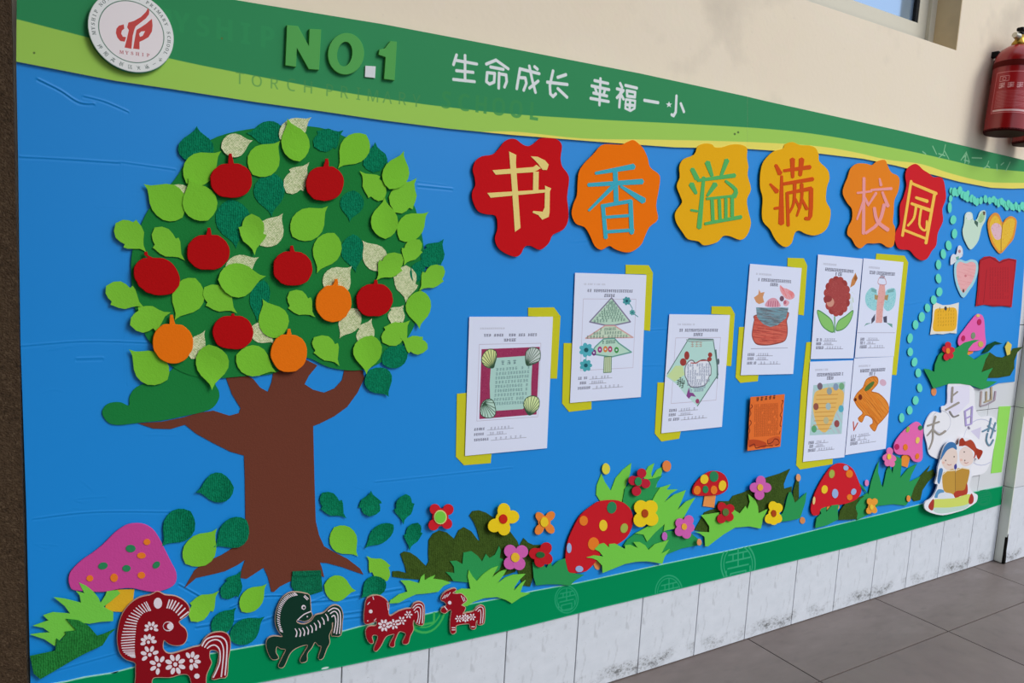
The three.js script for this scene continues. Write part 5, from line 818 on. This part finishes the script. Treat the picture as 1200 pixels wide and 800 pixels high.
{
  const zh = ZSF + 0.0012, J = crop(130, 680, 1067 / 160), K = crop(300, 660, 6.15), L = crop(410, 670, 1133 / 170);
  horse('large dark red paper cut horse with white flowers and striped mane', '#8e101c', J(190, 640, 120, 615, 75, 570, 55, 500, 52, 430, 65, 340, 95, 255, 150, 185, 225, 135, 310, 115, 365, 88, 420, 115, 500, 125, 570, 160, 610, 210, 605, 260, 560, 295, 530, 320, 545, 350, 580, 380, 595, 420, 585, 470, 555, 500, 500, 505, 450, 490, 415, 465, 405, 520, 425, 560, 470, 575, 550, 555, 640, 525, 700, 510, 730, 460, 780, 420, 840, 405, 890, 410, 925, 445, 932, 520, 915, 620, 905, 745, 855, 760, 790, 770, 820, 700, 840, 630, 845, 570, 820, 545, 775, 545, 770, 600, 785, 640, 770, 680, 745, 740, 742, 810, 745, 880, 640, 880, 632, 810, 615, 750, 585, 730, 530, 735, 460, 755, 345, 755, 318, 790, 312, 880, 195, 880, 195, 760, 195, 690), J, 1067 / 160, zh, (d) => {
    const inn = openSmooth(pairs([310, 235, 250, 258, 207, 320, 192, 400, 185, 480, 185, 560, 190, 600]), 4), ou = openSmooth(pairs([275, 165, 195, 213, 125, 300, 92, 400, 80, 490, 100, 560, 160, 598]), 4);
    inn.forEach((p, i) => d.stripe('mane_stripe', [...p, ...ou[i]], 9, 7));
    for (let i = 0; i < 7; i++) { const t = i / 6; d.stripe('mane_stripe', [458 + t * 147, 150 + t * t * 95, 438 + t * 104, 215 + t * t * 80], 11); }
    d.spot('ornament', 367, 177, 33, 43); d.spot('eye_ring', 448, 358, 42, 38); d.spot('eye', 444, 357, 33, 30, d.ink, 1); d.spot('pupil', 463, 358, 25, 24, undefined, 2);
    d.blossom(315, 375, 58, 6, 165, 210); d.blossom(293, 482, 66, 6, 165, 190); d.blossom(303, 580, 74, 5, 145, 195); d.blossom(375, 660, 78, 5, 100, 200); d.blossom(503, 655, 84, 8, 20); d.blossom(628, 628, 76, 6, -120, 210); d.spot('dot', 672, 747, 22, 20);
    d.stripe('tail_stripe', [712, 512, 745, 460, 810, 437, 870, 445, 905, 490, 905, 590, 892, 740], 11); d.stripe('tail_stripe', [732, 522, 765, 480, 815, 462, 858, 480, 880, 540, 875, 640, 862, 752], 10); d.stripe('tail_stripe', [752, 530, 785, 508, 820, 508, 850, 545, 852, 630, 828, 700, 800, 758], 10);
  });
  horse('dark green paper cut horse with white crescent stripes on its back', '#12382a', K(195, 530, 165, 490, 142, 430, 147, 350, 172, 280, 205, 237, 250, 212, 300, 210, 350, 218, 385, 232, 392, 290, 396, 345, 405, 375, 385, 402, 350, 415, 318, 408, 292, 410, 300, 430, 350, 440, 400, 415, 430, 375, 480, 362, 505, 345, 530, 320, 570, 303, 608, 318, 625, 370, 620, 430, 610, 515, 560, 520, 548, 515, 556, 460, 558, 425, 548, 430, 546, 470, 525, 520, 530, 570, 508, 615, 482, 682, 452, 682, 474, 602, 452, 590, 425, 565, 402, 605, 368, 650, 366, 700, 326, 712, 322, 688, 350, 640, 376, 588, 330, 592, 272, 620, 238, 660, 202, 740, 172, 748, 166, 730, 200, 660, 216, 620, 180, 612, 150, 598, 142, 640, 162, 682, 120, 690, 92, 650, 76, 590, 86, 545, 130, 526), K, 6.15, zh, (d) => {
    const a = openSmooth(pairs([185, 490, 165, 420, 170, 340, 195, 280, 235, 238, 290, 220]), 5);
    a.forEach(([x, y], i) => d.stripe('mane_tick', [x - 12, y - 4 - i * 0.2, x + 8, y + 4 + i * 0.2], 6));
    for (let i = 0; i < 9; i++) { const t = i / 8, x = 290 + t * 215, y = 500 - 110 * t * t; d.stripe('back_stripe', [x - 8 + t * 4, y - 30 + t * 4, x + 5 + t * 6, y - 4, x - 2 + t * 16, y + 28 - t * 6], 6, 10); }
    d.stripe('tail_stripe', [520, 345, 560, 322, 600, 340, 610, 400, 602, 505], 8); d.stripe('tail_stripe', [535, 362, 566, 345, 590, 372, 590, 440, 580, 508], 8); d.stripe('tail_stripe', [545, 385, 565, 375, 575, 420, 562, 500], 8);
    d.stripe('mouth', [300, 408, 345, 368, 395, 346], 7); d.spot('eye', 343, 316, 16, 17); d.spot('pupil', 346, 318, 8, 9, d.ink, 1); d.spot('nostril', 370, 383, 5, 5); d.stripe('forelock', [345, 238, 370, 262], 7); d.stripe('forelock', [352, 230, 378, 255], 6);
  });
  horse('medium red paper cut horse with white flowers beside the green horse', '#981220', L(125, 235, 140, 205, 180, 187, 230, 187, 280, 215, 305, 260, 300, 318, 320, 345, 380, 310, 440, 290, 480, 285, 500, 250, 540, 235, 574, 250, 582, 300, 575, 400, 556, 414, 518, 402, 503, 370, 492, 400, 495, 450, 470, 500, 455, 555, 420, 560, 416, 540, 440, 485, 410, 465, 380, 470, 350, 540, 345, 580, 316, 580, 316, 558, 350, 490, 330, 485, 280, 505, 245, 570, 210, 615, 190, 610, 196, 580, 220, 520, 215, 495, 185, 490, 172, 510, 182, 550, 160, 555, 135, 520, 126, 460, 150, 427, 205, 420, 210, 382, 180, 392, 140, 405, 116, 395, 113, 330, 120, 270), L, 1133 / 170, zh, (d) => {
    d.blossom(267, 417, 50, 8, 20); d.blossom(345, 408, 42, 7); d.blossom(405, 380, 36, 6); d.blossom(458, 333, 32, 6);
    d.stripe('tail_stripe', [492, 282, 520, 255, 555, 255, 572, 290, 565, 400], 7); d.stripe('tail_stripe', [500, 300, 525, 275, 550, 285, 552, 340, 540, 405], 7); d.stripe('tail_stripe', [508, 318, 528, 305, 535, 350, 522, 398], 6);
    d.spot('eye', 163, 308, 15, 15); d.spot('nostril', 140, 382, 5, 5); d.stripe('mane_tick', [180, 192, 186, 215], 6); d.stripe('forelock', [138, 255, 155, 235], 6); d.stripe('mouth', [205, 365, 190, 380], 5); d.stripe('mane_stripe', [292, 240, 300, 300], 5);
  });
  horse('smallest red paper cut horse with a pointed crest', '#981220', L(712, 215, 725, 180, 760, 150, 812, 130, 830, 140, 800, 165, 835, 172, 870, 170, 900, 195, 912, 220, 885, 245, 870, 260, 900, 275, 895, 300, 880, 330, 920, 320, 965, 310, 990, 280, 1025, 262, 1050, 275, 1053, 330, 1045, 400, 1002, 410, 1000, 375, 985, 390, 980, 440, 945, 440, 935, 405, 880, 405, 828, 420, 826, 470, 790, 475, 786, 380, 796, 300, 770, 300, 745, 320, 715, 310, 720, 285, 755, 265, 745, 235), L, 1133 / 170, zh, (d) => {
    d.blossom(850, 365, 30, 6); d.blossom(902, 360, 34, 8); d.blossom(955, 352, 30, 6); d.spot('eye', 780, 240, 14, 14); d.stripe('bridle', [738, 268, 762, 298], 7);
    d.stripe('crest_stripe', [722, 210, 745, 180], 5); d.stripe('crest_stripe', [740, 205, 762, 172], 5); d.stripe('crest_stripe', [758, 195, 785, 160], 5); d.stripe('crest_stripe', [870, 185, 890, 230], 6); d.stripe('crest_stripe', [890, 195, 900, 225], 5);
    d.stripe('tail_stripe', [982, 300, 1010, 275, 1038, 280, 1042, 330, 1035, 400], 6); d.stripe('tail_stripe', [1000, 310, 1018, 295, 1024, 340, 1018, 402], 6);
    for (const y of [435, 452]) d.stripe('leg_stripe', [796, y, 822, y], 6); d.stripe('leg_stripe', [950, 428, 975, 428], 6);
  });
}
// ---------------------------------------------------------------- white figure board with characters, reading children
{
  const U = crop(1050, 440, 8), V = crop(1050, 520, 8), z = 0.0125, t = 0.003;
  const green = single('lime_panel', 'lime green upright panel on the white tiles beside the pier', 'panel', null, [...U(965, 290, 1076, 285), ...V(990, 265, 890, 276)], 0.0082, 0.0008, paper('#9be264'));
  const out = smoothed([...U(485, 85, 530, 75, 640, 77, 705, 98, 738, 150, 742, 300, 790, 385, 865, 380, 935, 405, 945, 520, 925, 640), ...V(885, 170, 830, 270, 725, 300, 600, 330, 420, 200, 405, 145, 380, 138), ...U(310, 735, 290, 640, 262, 525, 272, 450, 312, 370, 360, 335, 425, 350, 425, 292, 478, 262)], 3);
  const b = thing('character_board', 'white cut out board with grey, lilac and blue brush characters', 'board', null, origin(out, z), z);
  printedPart('plate', b, out, z, t, 1700, (g) => { g.fill('#f1f1f5'); g.poly(U(490, 100, 690, 85, 690, 250, 560, 380, 470, 330), '#e9e6f6'); g.line(ellipse(1103, 494, 11, 13, 24), 0.8, '#cfd0dc', 'round', true); g.line(ellipse(1150, 518, 21, 27, 24), 0.7, '#c9cbe0', 'round', true); g.poly(U(700, 520, 800, 480, 780, 600), '#d9d3ea'); }, paper('#f1f1f5'));
  const st = (p, w, col, k = 0, w1) => part('stroke', b, ribbon(openSmooth(U(p), 4), w / 8, (w1 ?? w) / 8), z + t + 0.0001 + k * 0.0002, 0.0012, foam(col));
  const gy = '#a39c92'; st([532, 108, 524, 250], 18, gy); st([530, 190, 580, 150], 14, gy, 1); st([468, 322, 592, 252], 15, gy, 1, 20);
  st([372, 380, 350, 480, 345, 600, 312, 690], 20, gy, 0, 12); st([300, 470, 408, 432], 16, gy, 1); st([345, 505, 295, 562], 18, gy, 1, 10); st([355, 512, 410, 552, 466, 518], 14, gy, 1, 20); st([505, 335, 540, 385, 590, 370], 14, '#8e8a88');
  const li = '#b3a5d6'; st([648, 335, 658, 470], 16, li); st([645, 335, 720, 290], 14, li, 1); st([716, 290, 708, 452], 16, li, 2); st([655, 402, 712, 375], 12, li, 3); st([656, 468, 712, 450], 12, li, 3); st([680, 480, 690, 498], 16, '#9a93a6');
  const bl = '#6f93a8'; st([892, 400, 865, 525], 16, bl); st([812, 525, 880, 490], 15, bl, 1); st([935, 440, 890, 585], 15, bl, 1); st([862, 470, 935, 520], 12, bl, 2); st([860, 540, 850, 610, 880, 655, 915, 600], 14, bl, 3);
  const m = thing('wall_character', 'brown and pink raised brush character on the white tiles', 'character', null, origin(U(790, 100, 940, 300), 0.008), 0.0082);
  const sm = (p, w, col, k = 0) => part('stroke', m, ribbon(openSmooth(U(p), 4), w / 8), 0.0082 + k * 0.0003, 0.0016, foam(col));
  sm([802, 150, 792, 282], 16, '#b7a39f'); sm([850, 150, 848, 240], 14, '#b5a488', 1); sm([895, 98, 897, 225], 16, '#b5a488', 1); sm([830, 250, 898, 225], 13, '#b5a488', 2); sm([935, 148, 926, 228], 14, '#b59fae', 2); sm([795, 285, 850, 272, 925, 232], 13, '#a99ea6', 3);

  const kids = smoothed(V(415, 150, 440, 60, 470, 5, 505, -18, 545, -12, 572, 14, 590, 0, 598, -40, 625, -58, 690, -50, 740, -20, 760, 35, 812, 65, 800, 110, 770, 150, 738, 132, 722, 190, 702, 230, 712, 300, 692, 370, 702, 430, 732, 458, 765, 480, 760, 530, 735, 560, 650, 612, 560, 642, 440, 668, 340, 650, 282, 620, 265, 580, 280, 540, 330, 510, 370, 450, 390, 380, 365, 370, 385, 300, 392, 220), 3);
  const kz = ZSF + 0.0105, k = thing('reading_children_cutout', 'printed cut out of two cartoon children reading one book on a cushion', 'cut out', null, origin(kids, kz), kz);
  printedPart('plate', k, kids, kz, 0.004, 2400, (g) => {
    g.fill('#ecedf2'); const p = (a, col, s = 1) => g.poly(s ? smoothed(V(a)) : V(a), col);
    p([445, 60, 490, 20, 540, 30, 570, 70, 575, 150, 545, 230, 480, 245, 432, 190, 430, 120], '#ecd8cc'); p([418, 150, 435, 60, 470, 0, 510, -22, 552, -10, 570, 30, 565, 55, 530, 36, 480, 60, 445, 110], '#3f78b0');
    p([410, 230, 440, 240, 420, 330, 405, 375, 388, 350, 395, 280], '#4f83b8'); p([545, 205, 565, 185, 570, 225, 550, 240], '#4a4a9a');
    p([600, 60, 650, 25, 700, 50, 725, 110, 715, 180, 650, 210, 605, 180, 592, 120], '#eed9cf'); p([590, 20, 605, -20, 625, -52, 650, -25, 700, -40, 735, -5, 760, 45, 810, 65, 800, 105, 772, 145, 755, 100, 740, 125, 728, 135, 735, 80, 700, 45, 650, 15], '#b5452c');
    p([592, 0, 600, -50, 622, -60, 640, -35, 652, -12, 640, 14, 612, 20], '#a8361f'); p([750, 40, 780, 52, 815, 62, 806, 105, 778, 150, 758, 118, 746, 78], '#a8361f');
    p([435, 290, 480, 255, 552, 248, 552, 460, 500, 462, 445, 430], '#c89a3f'); p([562, 250, 620, 228, 685, 240, 682, 310, 640, 440, 560, 455], '#c2923a'); g.line(V(556, 245, 556, 460), 0.8, '#8d6a2c'); g.line(V(435, 290, 480, 252, 552, 246), 0.9, '#efe4c8'); g.line(V(562, 248, 620, 224, 688, 236), 0.9, '#efe4c8');
    p([360, 500, 390, 430, 440, 430, 450, 460, 400, 500], '#5d9ac6'); p([400, 470, 450, 455, 530, 470, 530, 515, 450, 520, 395, 512], '#dfe6ee'); p([540, 470, 570, 440, 640, 430, 660, 370, 672, 400, 665, 470, 600, 490, 560, 508], '#b8402a');
    p([350, 525, 450, 515, 560, 505, 690, 470, 700, 545, 640, 575, 500, 595, 350, 600], '#d5e06a'); p([350, 600, 500, 595, 640, 575, 700, 548, 640, 610, 450, 650, 370, 640], '#c3dccf'); p([305, 575, 350, 515, 358, 560, 345, 620, 315, 612], '#b0392e'); p([680, 530, 705, 465, 728, 500, 722, 550, 690, 565], '#b0392e');
    for (const [x, y] of [[465, 155], [545, 120], [640, 75], [645, 155]]) g.ell(...V([x, y])[0], 0.7, 0.9, '#5a4a46'); g.line(V(480, 190, 500, 200, 520, 192), 0.5, '#c0776a'); g.line(V(640, 175, 660, 182, 678, 172), 0.5, '#c0776a'); g.ell(...V([445, 175])[0], 1.6, 1.4, '#ecbfae'); g.ell(...V([612, 150])[0], 1.6, 1.4, '#ecbfae');
  }, mat('#e6e7ea', { roughness: 0.6 }));
}
// ---------------------------------------------------------------- fire extinguishers on the wall by the window
function extinguisher(label, x, y, z, tilt, body) {
  const o = new THREE.Group(); o.name = numbered('fire_extinguisher'); o.position.set(x, y, z); o.rotation.z = tilt; scene.add(o); tag(o, label, 'fire extinguisher');
  const r = 0.06, prof = [[0, 0.004], [0.052, 0.004], [0.054, 0], [r - 0.003, 0], [r, 0.004], [r, 0.22], [r - 0.003, 0.237], [r - 0.014, 0.255], [r - 0.03, 0.267], [0.016, 0.272], [0, 0.272]].map(([a, b]) => new THREE.Vector2(a, b));
  solid('cylinder', o, new THREE.LatheGeometry(prof, 48), new THREE.MeshPhysicalMaterial({ color: '#9c0a10', roughness: 0.28, clearcoat: 0.5, clearcoatRoughness: 0.15 }));
  if (body) {
    const c = document.createElement('canvas'); c.width = 512; c.height = 512; const g = c.getContext('2d'); g.fillStyle = '#b01219'; g.fillRect(0, 0, 512, 512); g.strokeStyle = '#e9a7a7'; g.lineWidth = 5; g.strokeRect(12, 12, 488, 488);
    g.fillStyle = '#f0c4c4'; g.strokeRect(70, 60, 110, 60); g.beginPath(); g.arc(125, 92, 20, 0, 7); g.stroke();
    for (let i = 0; i < 4; i++) { const X = 70 + i * 105; g.lineWidth = 11; g.beginPath(); for (const yy of [150, 172, 194]) { g.moveTo(X, yy); g.lineTo(X + 72, yy - 4); } g.moveTo(X + 36, 140); g.lineTo(X + 32, 205); g.moveTo(X + 10, 205); g.lineTo(X + 66, 160); g.stroke(); }
    g.lineWidth = 3; for (let i = 0; i < 15; i++) { const yy = 240 + i * 14; g.setLineDash([rr(6, 14), 4, rr(3, 9), 3]); g.beginPath(); g.moveTo(50, yy); g.lineTo(i % 5 === 4 ? 300 : 460, yy); g.stroke(); } g.setLineDash([]); g.fillRect(30, 462, 450, 22);
    const t = new THREE.CanvasTexture(c); t.colorSpace = THREE.SRGBColorSpace;
    const lab = new THREE.CylinderGeometry(r + 0.0004, r + 0.0004, 0.13, 40, 1, true, -2.0, 2.0); const L = solid('label', o, lab, new THREE.MeshPhysicalMaterial({ map: t, roughness: 0.3, clearcoat: 0.4, clearcoatRoughness: 0.2 })); L.position.y = 0.115;
  }
  solid('base', o, new THREE.CylinderGeometry(r + 0.0006, r - 0.002, 0.008, 40).translate(0, 0.002, 0), mat('#3a0a0a', { roughness: 0.6 }));
  const strap = new THREE.CylinderGeometry(r + 0.0012, r + 0.0012, 0.018, 40, 1, true); const s = solid('strap', o, strap, mat('#5c1512', { roughness: 0.5 })); s.position.y = 0.205;
  const neck = new THREE.LatheGeometry([[0, 0.266], [0.022, 0.266], [0.02, 0.28], [0.014, 0.288], [0.013, 0.302], [0, 0.302]].map(([a, b]) => new THREE.Vector2(a, b)), 24); solid('neck', o, neck, mat('#b08d3e', { roughness: 0.35, metalness: 0.8 }));
  const hd = (name, x0, x1, y0, y1, rot, m) => { const b = solid(name, o, new RoundedBoxGeometry(x1 - x0, 0.012, 0.02, 2, 0.004), m); b.position.set((x0 + x1) / 2, (y0 + y1) / 2, 0); b.rotation.z = rot; };
  const black = mat('#1a1a1c', { roughness: 0.45 });
  hd('grip', -0.01, 0.085, 0.308, 0.308, 0.05, black); hd('lever', -0.012, 0.09, 0.322, 0.332, 0.15, black);
  const noz = solid('nozzle', o, new THREE.CylinderGeometry(0.008, 0.011, 0.022, 16).rotateZ(Math.PI / 2), mat('#c9c4b4', { roughness: 0.3, metalness: 0.8 })); noz.position.set(-0.024, 0.296, 0);
  const br = solid('bracket', o, metreBox(-0.006, 0.006, 0.16, 0.235, -z, -r * 0.92), black);
  const cl = solid('bracket_clip', o, metreBox(-0.026, -0.012, 0.24, 0.258, -z, -z + 0.02), black);
}
extinguisher('red fire extinguisher with a white printed label hung beside the window', 2.606, 1.512, 0.066, -0.06, true);
extinguisher('plain red fire extinguisher behind the labelled one', 2.79, 1.5, 0.066, 0, false);

renderer.render(scene, camera);
